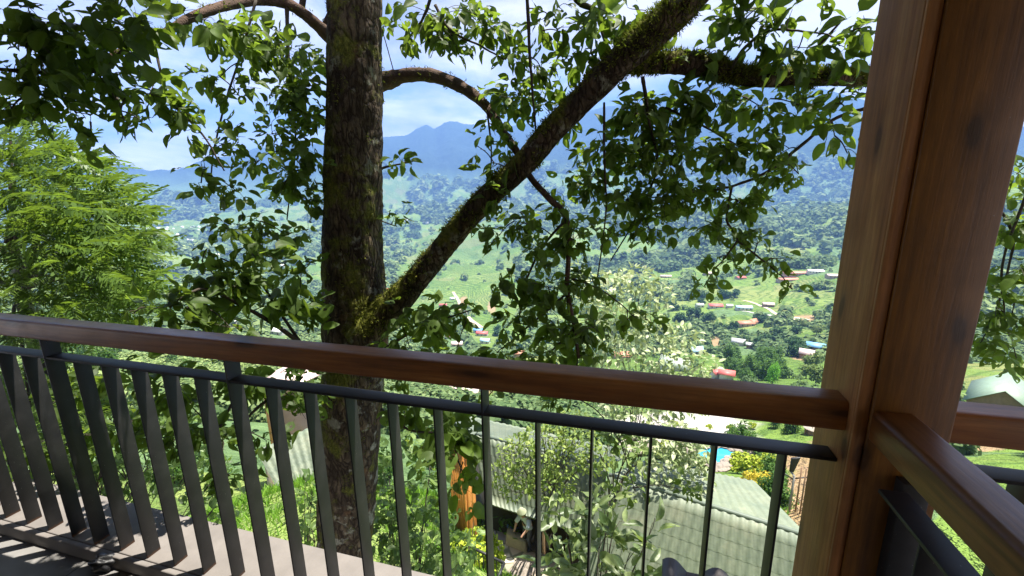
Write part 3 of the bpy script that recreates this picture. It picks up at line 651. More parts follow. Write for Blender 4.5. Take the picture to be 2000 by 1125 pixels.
def house(loc, w_, d_, h_, rh, rz, roof, wall, label, name='house', cat='house', group=None, windows=True, over=.5):
    root = thing(name, label, cat, loc, rz, group)
    MB().add([(-w_/2, -d_/2, -2), (w_/2, -d_/2, -2), (w_/2, d_/2, -2), (-w_/2, d_/2, -2), (-w_/2, -d_/2, h_), (w_/2, -d_/2, h_), (w_/2, d_/2, h_), (-w_/2, d_/2, h_), (-w_/2, 0, h_+rh-.06), (w_/2, 0, h_+rh-.06)],
             [(0, 1, 5, 4), (2, 3, 7, 6), (1, 2, 6, 9, 5), (3, 0, 4, 8, 7)]).build('wall', MT[wall]).parent = root
    b = MB(); k = rh/(d_/2); o_ = over
    b.slab([(-w_/2-o_, -d_/2-o_, h_-k*o_+.06), (w_/2+o_, -d_/2-o_, h_-k*o_+.06), (w_/2+o_, 0, h_+rh+.06), (-w_/2-o_, 0, h_+rh+.06)], .08)
    b.slab([(w_/2+o_, d_/2+o_, h_-k*o_+.06), (-w_/2-o_, d_/2+o_, h_-k*o_+.06), (-w_/2-o_, .002, h_+rh+.06), (w_/2+o_, .002, h_+rh+.06)], .08)
    b.build('roof', RM[roof]).parent = root
    if windows:
        n = max(1, int(w_/3.2))
        for i in range(n):
            x = -w_/2+w_*(i+.5)/n
            if i == n//2: MB().box(x-.45, x+.45, -d_/2-.05, -d_/2-.005, .0, 2.0).build('door', MT['wallb']).parent = root
            else: MB().box(x-.5, x+.5, -d_/2-.05, -d_/2-.005, 1.0, 2.1).build('window', MT['glass']).parent = root
    return root
for (px, py, w_, d_, rf, wl, rz, lb) in VH:
    p_ = hit(px, py); house(p_, w_, d_, 2.6, 1.5 if w_ > 5 else .9, rz+YAW*-1*0, rf, wl, lb, windows=w_ > 5)
p_ = hit(1318, 722); house(p_, 11, 8, 3.0, 2.6, -.35, 'gsun', 'wallw', 'large lodge with grey-green roof behind the pale tree', 'lodge')
p_ = hit(1955, 800); house(p_, 11, 8, 2.4, 3.0, .95, 'green', 'wallb', 'brown gabled lodge with pale green roof beyond the short railing', 'lodge')
# far hamlet: pale roofs a few pixels wide
hm = MB().add([(-5, -3.5, -2), (5, -3.5, -2), (5, 3.5, -2), (-5, 3.5, -2), (-5, -3.5, 3), (5, -3.5, 3), (5, 3.5, 3), (-5, 3.5, 3), (-5, 0, 5.5), (5, 0, 5.5)],
              [(0, 1, 5, 4), (2, 3, 7, 6), (1, 2, 6, 9, 5), (3, 0, 4, 8, 7), (4, 5, 9, 8), (6, 7, 8, 9)]).build('farmhouse', RM['white'])
random.seed(5); spots = fill(285, 400, 440, 472, 26)+fill(260, 300, 425, 450, 5)+fill(330, 420, 405, 425, 6)+fill(400, 620, 440, 520, 18)+fill(790, 850, 428, 436, 5)
for i, (px, py) in enumerate(spots):
    o = hm if i == 0 else hm.copy()
    if i: C.objects.link(o)
    p_ = hit(px, py, 300); o.location = tuple(p_); k = random.uniform(.8, 1.5); o.scale = (k, k, k); o.rotation_euler[2] = random.uniform(-.6, .6)
    tag(o, 'tiny white farmhouse in the distant hazy valley fields', 'house', 'far white farmhouses in the valley')
# tracks
def track(name, pts, w_, mat, lift=.25, label=None):
    P = np.array([hit(*q) for q in pts]); Q = []
    for i in range(len(P)-1):
        for k in range(8): Q.append(P[i]+(P[i+1]-P[i])*k/8)
    Q.append(P[-1]); Q = np.array(Q); Q[:, 2] = height(Q[:, 0], Q[:, 1])+lift; b = MB(); V_ = []
    for i in range(len(Q)):
        d_ = Q[min(i+1, len(Q)-1)]-Q[max(i-1, 0)]; n_ = np.array([-d_[1], d_[0], 0]); n_ /= np.linalg.norm(n_)+1e-9
        for s_ in (-1, 1):
            c_ = Q[i]+n_*w_/2*s_; V_.append((c_[0], c_[1], float(height(c_[0], c_[1]))+lift))
    b.add(V_, [(2*i, 2*i+1, 2*i+3, 2*i+2) for i in range(len(Q)-1)])
    struct(b.build(name, mat))
MT['dirt'] = simple('dirt_track', (.50, .40, .28), .95, .2, 1.2); MT['conc'] = simple('pale_concrete', (.55, .53, .49), .9, .12, 1.5)
track('road', [(1452, 587), (1480, 595), (1500, 603), (1518, 615), (1560, 627), (1600, 632)], 3.0, MT['dirt'])
track('road', [(1450, 608), (1490, 615), (1545, 620), (1580, 625)], 2.5, MT['conc'])
track('road', [(885, 570), (893, 582), (900, 600), (915, 620), (940, 640)], 5, MT['dirt'])
track('path', [(1370, 740), (1420, 748), (1480, 752), (1530, 758)], 1.3, MT['conc'])
# ------------------------------------------------------------------ resort roofs below the balcony
def roof_sheet(name, A, B, Cc, D, mat, parent, pitch_=.22, step=.38, amp=.030, sa=.030, th=.03):
    """ribbed tile-form sheeting; A-B along the ridge, D-C along the eave (D under A)"""
    A, B, Cc, D = map(lambda q: np.array(q, float), (A, B, Cc, D)); n = np.cross(B-A, D-A); n /= np.linalg.norm(n); n = n if n[2] > 0 else -n
    Lr = np.linalg.norm(B-A); Ld = np.linalg.norm(D-A); nu = int(Lr/pitch_)*6; nv = max(1, int(Ld/step)); pr = [0, .15, .9, 1, .9, .15]
    us = np.linspace(0, 1, nu+1); rows = []
    for k in range(nv): rows += [(k/nv+.0005, 0), ((k+1)/nv-.0005, 1)]
    V_ = []
    for (v_, sg) in rows:
        for i, u in enumerate(us):
            P = (A*(1-u)+B*u)*(1-v_)+(D*(1-u)+Cc*u)*v_; V_.append(P+n*(amp*pr[i % 6]+sa*(1-sg)*-1+sa))
    m_ = nu+1; Fs = [(r*m_+i, r*m_+i+1, (r+1)*m_+i+1, (r+1)*m_+i) for r in range(len(rows)-1) for i in range(nu)]
    b = MB().add(V_, Fs); b.slab([A-n*.01, D-n*.01, Cc-n*.01, B-n*.01] if np.dot(np.cross(D-A, B-A), n) > 0 else [A-n*.01, B-n*.01, Cc-n*.01, D-n*.01], th)
    return b.build(name, mat, parent)
m, t, p, o = newmat('sun_bleached_green_tiles')
v = coords(t); nn = noise(t, v, 1.1, 6, .65)
c = ramp(t, nn, [(.3, (.14, .18, .13)), (.55, (.20, .235, .165)), (.75, (.27, .285, .20))])
vo = N(t, 'ShaderNodeTexVoronoi', i_Scale=2.4); t.links.new(v, vo.inputs['Vector']); s1 = N(t, 'ShaderNodeSeparateColor'); t.links.new(vo.outputs['Color'], s1.inputs[0])
c = mixc(t, .3, c, ramp(t, s1.outputs[0], [(0, (.8, .8, .8)), (1, (1.1, 1.08, 1.0))]), 'MULTIPLY')
c = mixc(t, .5, c, ramp(t, noise(t, v, 7, 5, .7), [(.3, (.6, .6, .58)), (.7, (1.08, 1.06, 1.0))]), 'MULTIPLY')
c = mixc(t, ramp(t, noise(t, v, 30, 3, .6), [(.70, (0,)*3), (.74, (.7,)*3)]), c, (.42, .40, .22))
t.links.new(c, p.inputs['Base Color']); p.inputs['Roughness'].default_value = .6; MT['tiles'] = m
MT['cap'] = simple('ridge_cap', (.12, .15, .115), .6, .2, 3)
MT['timber_o'] = wood('orange_varnished_boards', (.35, .12, .02), (.58, .24, .045), (.72, .36, .09), 'Z', .5, .1, True, .6)
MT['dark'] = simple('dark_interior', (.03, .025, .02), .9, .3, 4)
def cap(P0, P1, r, parent): MB().tube([P0, (np.array(P0)+P1)/2, P1], r, 8).build('ridge_cap', MT['cap'], parent)
zr_ = -7.5; A = at(1190, 928, z=zr_); B = at(1580, 1048, z=zr_); dR = (B-A)/np.linalg.norm(B-A); dP = np.array([-dR[1], dR[0], 0])
v1 = ray(1474, 942); tt = np.dot(B-EYE, dR)/np.dot(v1, dR); Cn = EYE+v1*tt; off = Cn-B
root = thing('lodge', 'lodge with a big sun-faded green tiled roof seen through the railing beside the post', 'house', ((A+B)/2)*np.array([1, 1, 0])+np.array([0, 0, -13]))
Cn = at(1474, 942, z=-8.15); Dn = at(1262, 899, z=-8.15); roof_sheet('far_roof', A, B, Cn, Dn, MT['tiles'], root, .30, 9.0); off = (Cn-B)*np.array([1, 1, 1])
nearoff = -dP*5.2+np.array([0, 0, -1.9]); B2 = B+dR*1.6
roof_sheet('near_roof', A+np.array([0, 0, .004]), B2+np.array([0, 0, .004]), B2+nearoff, A+nearoff, MT['tiles'], root, .23, .42)
cap(A+np.array([0, 0, .02]), B2+np.array([0, 0, .02]), .07, root)
c4 = [A+dR*.4-dP*4.8, B-dR*.3-dP*4.8, B+(Cn-B)*.8-dR*.3, A+(Dn-A)*.8+dR*.3]
MB().hexa([(q[0], q[1], -14) for q in c4]+[(c4[0][0], c4[0][1], -9.5), (c4[1][0], c4[1][1], -9.5), (c4[2][0], c4[2][1], c4[2][2]-.15), (c4[3][0], c4[3][1], c4[3][2]-.15)]).build('wall', MT['wallb'], root)
# middle roof with the courtyard under its eave
RA = at(918, 845, z=-8); RB = at(1185, 913, z=-8); d2 = (RB-RA)/np.linalg.norm(RB-RA); EA = at(952, 984, z=-9.05); EB = at(1175, 1056, z=-9.05)
root = thing('lodge', 'lodge with a weathered grey-green roof above the courtyard, beside the orange timber wall', 'house', (RA[0], RA[1], -12.3))
roof_sheet('near_roof', RA, RB, EB, EA, MT['tiles'], root, .23, .42)
FA = at(905, 812, z=-9.0); FB = at(1235, 884, z=-9.0); roof_sheet('far_roof', RA, RB, FB, FA, MT['tiles'], root, .23, .42); cap(RA+np.array([0, 0, .02]), RB+np.array([0, 0, .02]), .06, root)
dv_ = RA-EA; dv_[2] = 0; dv_ /= np.linalg.norm(dv_)
w0, w1 = EA+dv_*.7+d2*.25, EB+dv_*.7-d2*.2
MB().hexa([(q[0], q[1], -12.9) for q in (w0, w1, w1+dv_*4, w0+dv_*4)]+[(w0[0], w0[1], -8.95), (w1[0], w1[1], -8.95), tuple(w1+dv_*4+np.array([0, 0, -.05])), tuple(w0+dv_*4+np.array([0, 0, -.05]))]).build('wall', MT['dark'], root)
for k in (.02, .55, .98):
    q = EA*(1-k)+EB*k+dv_*.25; MB().tube([(q[0], q[1], -12.6), (q[0], q[1], -9.05)], .07, 8).build('veranda_post', MT['wallb'], root)
# orange boarded timber wall
P0 = at(880, 950, depth=14.2); P1 = at(908, 950, depth=13.8); q0, q1 = np.array([P0[0], P0[1], 0]), np.array([P1[0], P1[1], 0]); dn = (q1-q0)/np.linalg.norm(q1-q0); bk = np.array([-dn[1], dn[0], 0])
root = thing('timber_shed', 'narrow tall building of bright orange varnished boards left of the middle roof', 'shed', (P0[0], P0[1], -12))
ztop = at(905, 842, depth=13.9)[2]; b = MB(); nb_ = 7; W = np.linalg.norm(q1-q0)
for k in range(nb_):
    a0, a1 = q0+dn*W*k/nb_, q0+dn*W*(k+.93)/nb_; b.hexa([(p_[0], p_[1], z_) for z_ in (-12.6, ztop) for p_ in (a0, a1, a1+bk*.05, a0+bk*.05)])
b.build('front_boards', MT['timber_o'], root)
b = MB()
for k in range(2):
    a0, a1 = q1+bk*(.06+.2*k), q1+bk*(.06+.2*k+.19); b.hexa([(p_[0], p_[1], z_) for z_ in (-12.6, ztop) for p_ in (a0, a0+dn*.05, a1+dn*.05, a1)])
b.build('side_boards', MT['timber_o'], root)
MB().slab([tuple(q0-dn*.15-bk*.2+np.array([0, 0, ztop+.02])), tuple(q1+dn*.2-bk*.2+np.array([0, 0, ztop+.02])), tuple(q1+dn*.2+bk*.75+np.array([0, 0, ztop+.15])), tuple(q0-dn*.15+bk*.75+np.array([0, 0, ztop+.15]))], .06).build('roof', MT['cap'], root)
MB().tube([q1+dn*.02-bk*.03+np.array([0, 0, -12.6]), q1+dn*.02-bk*.03+np.array([0, 0, ztop])], .05, 8).build('corner_post', MT['timber_o'], root)
# left roof behind the trunk
dw_ = dep(hit(570, 950))*.95; U0, U1, W1, W0 = at(500, 880, depth=dw_*1.26), at(690, 800, depth=dw_*1.33), at(700, 930, depth=dw_*1.0), at(545, 962, depth=dw_)
root = thing('lodge', 'lodge roof of pale grey-green sheets glimpsed left of the trunk', 'house', (U0[0], U0[1], -8))
roof_sheet('roof', U0, U1, W1, W0, MT['tiles'], root, .23, .42)
g0 = [U0, U1, W1, W0]; cen = sum(g0)/4; inn = [q+(cen-q)*.12 for q in g0]
MB().hexa([(q[0], q[1], -9.5) for q in (inn[3], inn[2], inn[1], inn[0])]+[(q[0], q[1], q[2]-.12) for q in (inn[3], inn[2], inn[1], inn[0])]).build('wall', MT['wallt'], root)
p_ = at(528, 775, depth=16); root = thing('timber_shed', 'small shed with orange boarded front and pink gable left of the trunk', 'shed', (p_[0], p_[1], -11), -.5)
b = MB()
for k in range(7): b.box(-.8+k*.23, -.8+k*.23+.215, -.03, .03, 0, 11+p_[2]+.4)
b.build('front_boards', MT['timber_o']).parent = root
MB().box(-.75, .75, .035, 1.3, 0, 11+p_[2]+.35).build('wall', MT['wallt']).parent = root
MB().slab([(-1., -.3, 11+p_[2]+.4), (1., -.3, 11+p_[2]+.4), (1., 1.6, 11+p_[2]+.75), (-1., 1.6, 11+p_[2]+.75)], .08).build('roof', RM['pink']).parent = root
# dark roofing sheet just under the balcony
Q0 = at(1292, 1118, depth=2.15); b = MB(); nu, nv = 90, 6; V_ = []
pa, pb = at(1296, 1108, depth=2.2), at(1485, 1150, depth=2.05); dd = pb-pa; Lw = np.linalg.norm(dd); dd /= Lw; back = np.array([dd[1], -dd[0], 0]); back /= np.linalg.norm(back)
back = back*1.0+np.array([0, 0, -.42])
def wav(s): c_ = math.cos(2*math.pi*(s/.212)-.95); return .034*(max(c_, -.55)+.55)*(1+.15*c_)
for j in range(nv+1):
    for i in range(nu+1):
        s_ = -.0+Lw*1.25*i/nu; V_.append(pa+dd*s_+back*(j/nv*.75)+np.array([0, 0, wav(s_)*1.0-.012*(j > 0)+.008*math.sin(s_*40)*.1]))
m_ = nu+1; b.add(V_, [(j*m_+i, j*m_+i+1, (j+1)*m_+i+1, (j+1)*m_+i) for j in range(nv) for i in range(nu)])
MT['dkroof'] = simple('dark_grey_roof_sheet', (.07, .062, .058), .5, .2, 14, 0, .15, .001)
root = thing('roof_sheet', 'wavy dark grey roofing sheet poking up just below the railing', 'roofing', pa)
o = b.build('sheet', MT['dkroof'], root, smooth=True); sm = o.modifiers.new('solid', 'SOLIDIFY'); sm.thickness = .012; sm.offset = -1
for s_ in (.214,):
    q = pa+dd*s_+back*.08+np.array([0, 0, wav(s_)]); MB().tube([q-np.array([0, 0, .006]), q+np.array([0, 0, .016])], .014, 10).build('screw', MT['metal'], root)
# ------------------------------------------------------------------ pool garden
pz = hit(1395, 885)[2]+.25
for _ in range(6): pz = max(float(height(*at(x, y, z=pz)[:2])) for x, y in ((1345, 897), (1398, 918), (1412, 916), (1462, 902), (1400, 895), (1375, 880)))+.15
PP = [(1340, 884), (1352, 876), (1375, 871), (1400, 870), (1425, 873), (1450, 880), (1478, 888), (1500, 893), (1506, 899), (1490, 904), (1462, 902), (1440, 897), (1420, 905), (1412, 916), (1398, 918), (1386, 906), (1362, 903), (1345, 897)]
PP = [at(x, y, z=pz) for x, y in PP]; m, t, p, o = newmat('pool_water')
t.links.new(ramp(t, noise(t, coords(t), .35, 4), [(.3, (.03, .30, .50)), (.7, (.06, .42, .62))]), p.inputs['Base Color']); p.inputs['Roughness'].default_value = .08
bump(t, p, noise(t, coords(t), 3, 4), .15, .05)
struct(MB().add([tuple(q) for q in PP]+[(q[0], q[1], pz-2) for q in PP], [tuple(range(len(PP)))[::-1]]+[(i, (i+1) % len(PP), len(PP)+(i+1) % len(PP), len(PP)+i) for i in range(len(PP))]).build('pool_water', m))
def rock_mesh(seed, name='boulder'):
    bm = bmesh.new(); bmesh.ops.create_icosphere(bm, subdivisions=3, radius=1); r = random.Random(seed); o1 = [r.uniform(0, 9) for _ in range(3)]
    for v_ in bm.verts:
        d_ = v_.co.copy(); k = 1+.25*math.sin(3.1*d_.x+o1[0])*math.cos(2.7*d_.y+o1[1])+.12*math.sin(7*d_.z+o1[2]+4*d_.x); v_.co = Vector((d_.x*k, d_.y*k*.8, d_.z*k*.6))
    me = bpy.data.meshes.new(name); bm.to_mesh(me); bm.free(); return me
MT['rock'] = simple('pale_limestone', (.27, .23, .19), .9, .3, 2.5, 0, .6, .05); rocks = [rock_mesh(i) for i in range(4)]
for r_m in rocks: r_m.materials.append(MT['rock'])
def rock(p_, s, label, group, k=0):
    o = bpy.data.objects.new('boulder', rocks[k % 4]); C.objects.link(o); o.location = tuple(p_); o.scale = (s, s, s*.8); o.rotation_euler[2] = random.uniform(0, 6); tag(o, label, 'rock', group)
for i in range(len(PP)):
    for f_ in (0, .5):
        q = PP[i]*(1-f_)+PP[(i+1) % len(PP)]*f_; rock(q+np.array([0, 0, .05]), random.uniform(.35, .75), 'pale boulder edging the blue pool', 'boulders round the pool', i)
MT['thatch'] = simple('grey_thatch', (.44, .37, .31), .95, .25, 5, 0, .6, .05)
def thatch(px, py, s, label):
    p_ = hit(px, py+14); root = thing('thatched_hut', label, 'hut', p_)
    V_ = [(math.cos(g)*s*1.3, math.sin(g)*s, s*.75) for g in np.linspace(0, 2*math.pi, 13)[:-1]]; b = MB()
    b.add(V_+[(s*.35, 0, s*1.75), (-s*.35, 0, s*1.75)], [(i, (i+1) % 12, 12 if (i < 3 or i >= 9) else 13) for i in range(12)]+[(3, 13, 12), (9, 12, 13)])
    b.build('thatch_roof', MT['thatch']).parent = root
    for k in range(6): g = k*math.pi/3; MB().tube([(math.cos(g)*s, math.sin(g)*s*.8, -.5), (math.cos(g)*s, math.sin(g)*s*.8, s*.8)], .12, 6).build('post', MT['wallb']).parent = root
    MB().box(-s*.8, s*.8, -s*.6, s*.6, -.5, s*.7).build('wall', MT['wallb']).parent = root
for a in ((1240, 874, 1.25, 'thatched hut left of the thin baluster near the pool'), (1283, 870, 1.35, 'middle one of the thatched huts beside the pool'), (1315, 872, 1.1, 'thatched hut nearest to the pool water'), (1592, 834, 1.2, 'pale thatched hut at the garden edge next to the post')): thatch(*a)
random.seed(23)
grove('yellow', [(1297, 893), (1287, 897)], 'bright yellow-green shrub in front of the thatched huts', 'yellow-green shrubs by the huts', .8, 'shrub')
grove('yellow', [(1450, 915), (1470, 925), (1440, 925)], 'feathery yellow-green garden tree on the pool side', 'yellow-green trees by the pool', 1.0)
grove('gold', [(1478, 958), (1492, 950), (1466, 955)], 'golden yellow shrub behind the big green roof', 'golden shrubs behind the green roof', .62, 'shrub')
grove('bamboo', [(1465, 892), (1475, 902), (1455, 900), (1500, 935), (1512, 975), (1520, 990), (1505, 925), (1515, 955)], 'green garden shrub between the pool and the dirt yard', 'green shrubs between pool and yard', .95, 'shrub')
grove('yellow', [(1500, 905), (1508, 915)], 'lime green hedge plant right of the pool', 'lime hedge right of the pool', .8, 'shrub')
grove('grey', fill(1330, 1350, 900, 925, 3)+fill(1290, 1330, 885, 905, 3), 'grey-green bush among the rocks left of the pool', 'grey bushes by the pool', .7, 'shrub')
grove('bamboo', fill(960, 1190, 765, 800, 12)+fill(1180, 1300, 860, 880, 4), 'leafy garden shrub beyond the middle roof', 'garden shrubs beyond the middle roof', 1.1, 'shrub')
grove('yellow', [(1385, 838), (1425, 842), (1470, 838), (1320, 832)], 'small yellow-green palm-like plant on the white terrace', 'plants on the white terrace', .7, 'shrub')
# lamp post and wire fence in the dirt yard
g0 = hit(1541, 1000); top = at(1549, 905, depth=dep(g0)*.985); hh_ = top[2]-g0[2]
root = thing('lamp_post', 'tall thin street lamp with a leaf-shaped head in the dirt yard', 'lamp post', g0)
MB().tube([g0-np.array([0, 0, .3]), g0+np.array([0, 0, hh_*.8]), top-np.array([.05, 0, .5])], [.07, .055, .045], 8).build('pole', simple('grey_pole', (.25, .24, .22), .6), root)
hd = []
for k in range(9): g = k/8*math.pi*2; hd.append(top+np.array([math.cos(g)*.22, 0, math.sin(g)*.42]))
MB().hexa([top+np.array(q) for q in ((-.13, -.06, -.5), (.08, -.06, -.5), (.08, .06, -.5), (-.13, .06, -.5), (-.12, -.07, .3), (.3, -.07, .42), (.3, .07, .42), (-.12, .07, .3))]).build('lamp_head', MT['metal'], root, bevel=.05)
MB().tube([g0+np.array([0, 0, hh_*.72]), g0+np.array([-.55, .1, hh_*.82])], .035, 6).build('arm', MT['metal'], root)
MB().tube([g0+np.array([0, 0, hh_*.74]), g0+np.array([.75, .1, hh_*.80])], .035, 6).build('arm', MT['metal'], root)
random.seed(3)
for k, px in enumerate((1553, 1562, 1571)):
    q = hit(px, 1000+k*3); o = MB().tube([q-np.array([0, 0, .3]), q+np.array([0, 0, 2.6])], .04, 6).build('fence_post', MT['wallb']); tag(o, 'thin pole of the yard fence near the street lamp', 'pole', 'poles of the yard fence')
# ------------------------------------------------------------------ courtyard things
def gp(px, py): return at(px, py, z=-10.55)
m, t, p, o = newmat('flagstones'); vo = N(t, 'ShaderNodeTexVoronoi', i_Scale=1.7, feature='DISTANCE_TO_EDGE'); t.links.new(coords(t), vo.inputs['Vector']); v2 = N(t, 'ShaderNodeTexVoronoi', i_Scale=1.7); t.links.new(coords(t), v2.inputs['Vector']); s1 = N(t, 'ShaderNodeSeparateColor'); t.links.new(v2.outputs['Color'], s1.inputs[0])
t.links.new(mixc(t, ramp(t, vo.outputs[0], [(.02, (1,)*3), (.05, (0,)*3)]), ramp(t, s1.outputs[0], [(0, (.42, .34, .24)), (.5, (.52, .45, .34)), (1, (.60, .54, .45))]), (.16, .15, .09)), p.inputs['Base Color']); p.inputs['Roughness'].default_value = .9; MT['flag'] = m
yc = [gp(905, 1060), gp(1000, 1130), gp(1120, 1180), gp(1180, 1090), w1*np.array([1, 1, 0])+np.array([0, 0, -10.55]), w0*np.array([1, 1, 0])+np.array([0, 0, -10.55])]
struct(MB().add([(q[0], q[1], -10.55) for q in yc]+[(q[0], q[1], -13.5) for q in yc], [tuple(range(6))]+[(i, i+6, (i+1) % 6+6, (i+1) % 6) for i in range(6)]).build('courtyard', MT['flag']))
gc = gp(1012, 1048)
MT['blue'] = simple('blue_glaze', (.03, .07, .45), .3, .1, 3); MT['terra'] = simple('terracotta', (.5, .2, .1), .8)
def pot(p_, r, h, mat, label):
    b = MB(); b.tube([p_, p_+np.array([0, 0, h*.5]), p_+np.array([0, 0, h*.9]), p_+np.array([0, 0, h])], [r*.7, r, r*.9, r*1.1], 14); root = thing('plant_pot', label, 'pot', p_); b.build('pot', mat, root)
    k = 60; P = p_+np.array([0, 0, h*1.3])+rng.normal(size=(k, 3))*np.array([r, r, r*.9]); V_, I2, L2 = instances(LS, P, unit(k)+np.array([0, 0, .5]), unit(k)+np.array([0, 0, .6]), rng.uniform(.15, .3, k)); mesh_np('leaves', V_, I2, L2, MT['bush'], root)
pot(gp(1002, 1046), .2, .42, MT['blue'], 'blue glazed pot under the eave of the middle roof'); pot(gp(1066, 1036), .22, .45, MT['terra'], 'orange terracotta pot right of the person in the courtyard')
q = gp(1018, 1062); o = MB().hexa([q+np.array(k) for k in ((-.55, -.2, -.1), (.3, -.35, -.1), (.3, .0, -.1), (-.55, .15, -.1), (-.5, -.2, .5), (.22, -.3, .36), (.22, .0, .36), (-.5, .1, .55))]).build('stone_block', MT['rock'], bevel=.06); tag(o, 'brownish stone slab leaning upright in the courtyard', 'stone')
for i, (x, y, s_) in enumerate(((1012, 1108, .3), (1030, 1112, .28), (1022, 1122, .3), (1000, 1122, .22), (1060, 1092, .25))): rock(gp(x, y), s_, 'pale garden stone lying in the sunlit courtyard', 'stones in the courtyard', i)
# ------------------------------------------------------------------ person in the courtyard
def person():
    g = gp(1031, 1070); g = g+np.array([0, 0, .0]); root = thing('person', 'person in a pale blue shirt and light hat bending over in the courtyard', 'person', g)
    me = bpy.data.meshes.new('body'); J = [(0, 0, .88), (0, -.03, 1.08), (0, -.12, 1.30), (0, -.20, 1.42), (0, -.26, 1.52), (0, -.28, 1.62), (-.19, -.14, 1.32), (-.26, -.28, 1.08), (-.18, -.46, .92), (.19, -.14, 1.32), (.27, -.30, 1.10), (.2, -.48, .95),
         (-.1, 0, .84), (-.12, -.06, .48), (-.12, .04, .08), (-.12, -.12, .03), (.1, 0, .84), (.12, -.10, .48), (.12, .0, .08), (.12, -.16, .03), (-.17, -.52, .86), (.19, -.54, .89)]
    Ed = [(0, 1), (1, 2), (2, 3), (3, 4), (4, 5), (2, 6), (6, 7), (7, 8), (8, 20), (2, 9), (9, 10), (10, 11), (11, 21), (0, 12), (12, 13), (13, 14), (14, 15), (0, 16), (16, 17), (17, 18), (18, 19)]
    Rr = [.15, .15, .17, .07, .09, .085, .07, .05, .035, .07, .05, .035, .1, .07, .045, .035, .1, .07, .045, .035, .03, .03]
    me.from_pydata(J, Ed, []); o = bpy.data.objects.new('body', me); C.objects.link(o); o.parent = root
    md = o.modifiers.new('skin', 'SKIN'); sk = me.skin_vertices[0] if me.skin_vertices else None
    if sk is not None:
        for i, r in enumerate(Rr): sk.data[i].radius = (r, r)
        sk.data[0].use_root = True
    o.modifiers.new('sub', 'SUBSURF').render_levels = 2
    m, t, p, _ = newmat('skin_and_trousers'); p.inputs['Base Color'].default_value = (.45, .25, .17, 1); sepz = N(t, 'ShaderNodeSeparateXYZ'); t.links.new(coords(t), sepz.inputs[0])
    t.links.new(ramp(t, sepz.outputs[2], [(.0, (.03, .03, .05)), (.895, (.05, .055, .09)), (.90, (.42, .24, .16))]), p.inputs['Base Color']); me.materials.append(m)
    b = MB(); rings = [(0, 0, .86, .19, .14), (0, -.02, 1.0, .18, .13), (0, -.07, 1.18, .205, .14), (0, -.13, 1.33, .22, .13), (0, -.18, 1.42, .12, .09)]; V_ = []
    for (x, y, z, rx, ry) in rings: V_ += [(x+rx*math.cos(k*math.pi/8), y+ry*math.sin(k*math.pi/8), z) for k in range(16)]
    b.add(V_, [(r*16+k, r*16+(k+1) % 16, (r+1)*16+(k+1) % 16, (r+1)*16+k) for r in range(4) for k in range(16)])
    for s_ in (-1, 1): b.tube([(s_*.17, -.13, 1.34), (s_*.24, -.24, 1.16), (s_*.265, -.29, 1.09)], [.085, .075, .07], 10)
    b.build('shirt', simple('pale_blue_shirt', (.48, .55, .70), .9, .1, 8), None, smooth=True).parent = root
    b = MB(); b.tube([(0, -.285, 1.62), (0, -.29, 1.645), (0, -.30, 1.72), (0, -.305, 1.78)], [.17, .16, .09, .06], 16); b.build('hat', simple('straw_hat', (.30, .33, .20), .9, .1, 20), None).parent = root
    MB().tube([(-.12, -.0, 1.40), (-.02, -.235, 1.2), (.14, -.16, .92)], .018, 6).build('strap', MT['dark'], None).parent = root
    root.rotation_euler[2] = -.5
person()
# ------------------------------------------------------------------ the big tree in front of the balcony
def curve(P, n=6):
    P = np.array(P, float); out_ = []
    for i in range(len(P)-1):
        p0, p1, p2, p3 = P[max(i-1, 0)], P[i], P[i+1], P[min(i+2, len(P)-1)]
        for k in range(n):
            t_ = k/n; out_.append(.5*((2*p1)+(-p0+p2)*t_+(2*p0-5*p1+4*p2-p3)*t_**2+(-p0+3*p1-3*p2+p3)*t_**3))
    out_.append(P[-1]); return np.array(out_)
def limb(ctrl, n=7, rough=.05, bumps=.06):
    """ctrl: (px, py, depth, width in px) -> smooth centre line with radius"""
    Q = np.array([list(at(x, y, depth=d_))+[w_/2*d_/F] for x, y, d_, w_ in ctrl]); q = curve(Q, n)
    P = q[:, :3]; R__ = q[:, 3]
    P = P+np.cumsum(rng.normal(size=P.shape)*.0, 0)
    return P, R__*(1+rng.uniform(-bumps, bumps, len(R__)))
def bark_tube(b, P, R_, n=28, amp=.07, seed=0):
    """tube whose surface is roughened along its length"""
    m_ = len(P); t0 = P[1]-P[0]; a = np.cross(t0, (0.3, 0.9, 0.1)); a /= np.linalg.norm(a); V_ = []; s_ = 0
    for i in range(m_):
        t_ = P[min(i+1, m_-1)]-P[max(i-1, 0)]; t_ /= np.linalg.norm(t_); a = a-t_*np.dot(a, t_); a /= np.linalg.norm(a); c_ = np.cross(t_, a)
        if i: s_ += np.linalg.norm(P[i]-P[i-1])
        g = np.arange(n)*2*math.pi/n; d_ = (fbm(np.cos(g)*1.6+7+seed, np.sin(g)*1.6+s_*7+3, 4, 5+seed)-.5)*2*amp+(fbm(np.cos(g)*6+17, np.sin(g)*6+s_*14, 3, 9+seed)-.5)*amp*1.4
        rr = R_[i]*(1+d_); V_ += list(P[i]+np.outer(np.cos(g)*rr, a)+np.outer(np.sin(g)*rr, c_))
    b.add(V_, [(i*n+k, i*n+(k+1) % n, (i+1)*n+(k+1) % n, (i+1)*n+k) for i in range(m_-1) for k in range(n)]+[tuple((m_-1)*n+k for k in range(n))])
tg = at(650, 1300, Y=1.3)
TREE = thing('broadleaf_tree', 'mossy thick-trunked tree right outside the railing with a long limb leaning right', 'tree', (tg[0], tg[1], -4))
def Yd(x, y, Y=1.3): return dep(at(x, y, Y=Y))
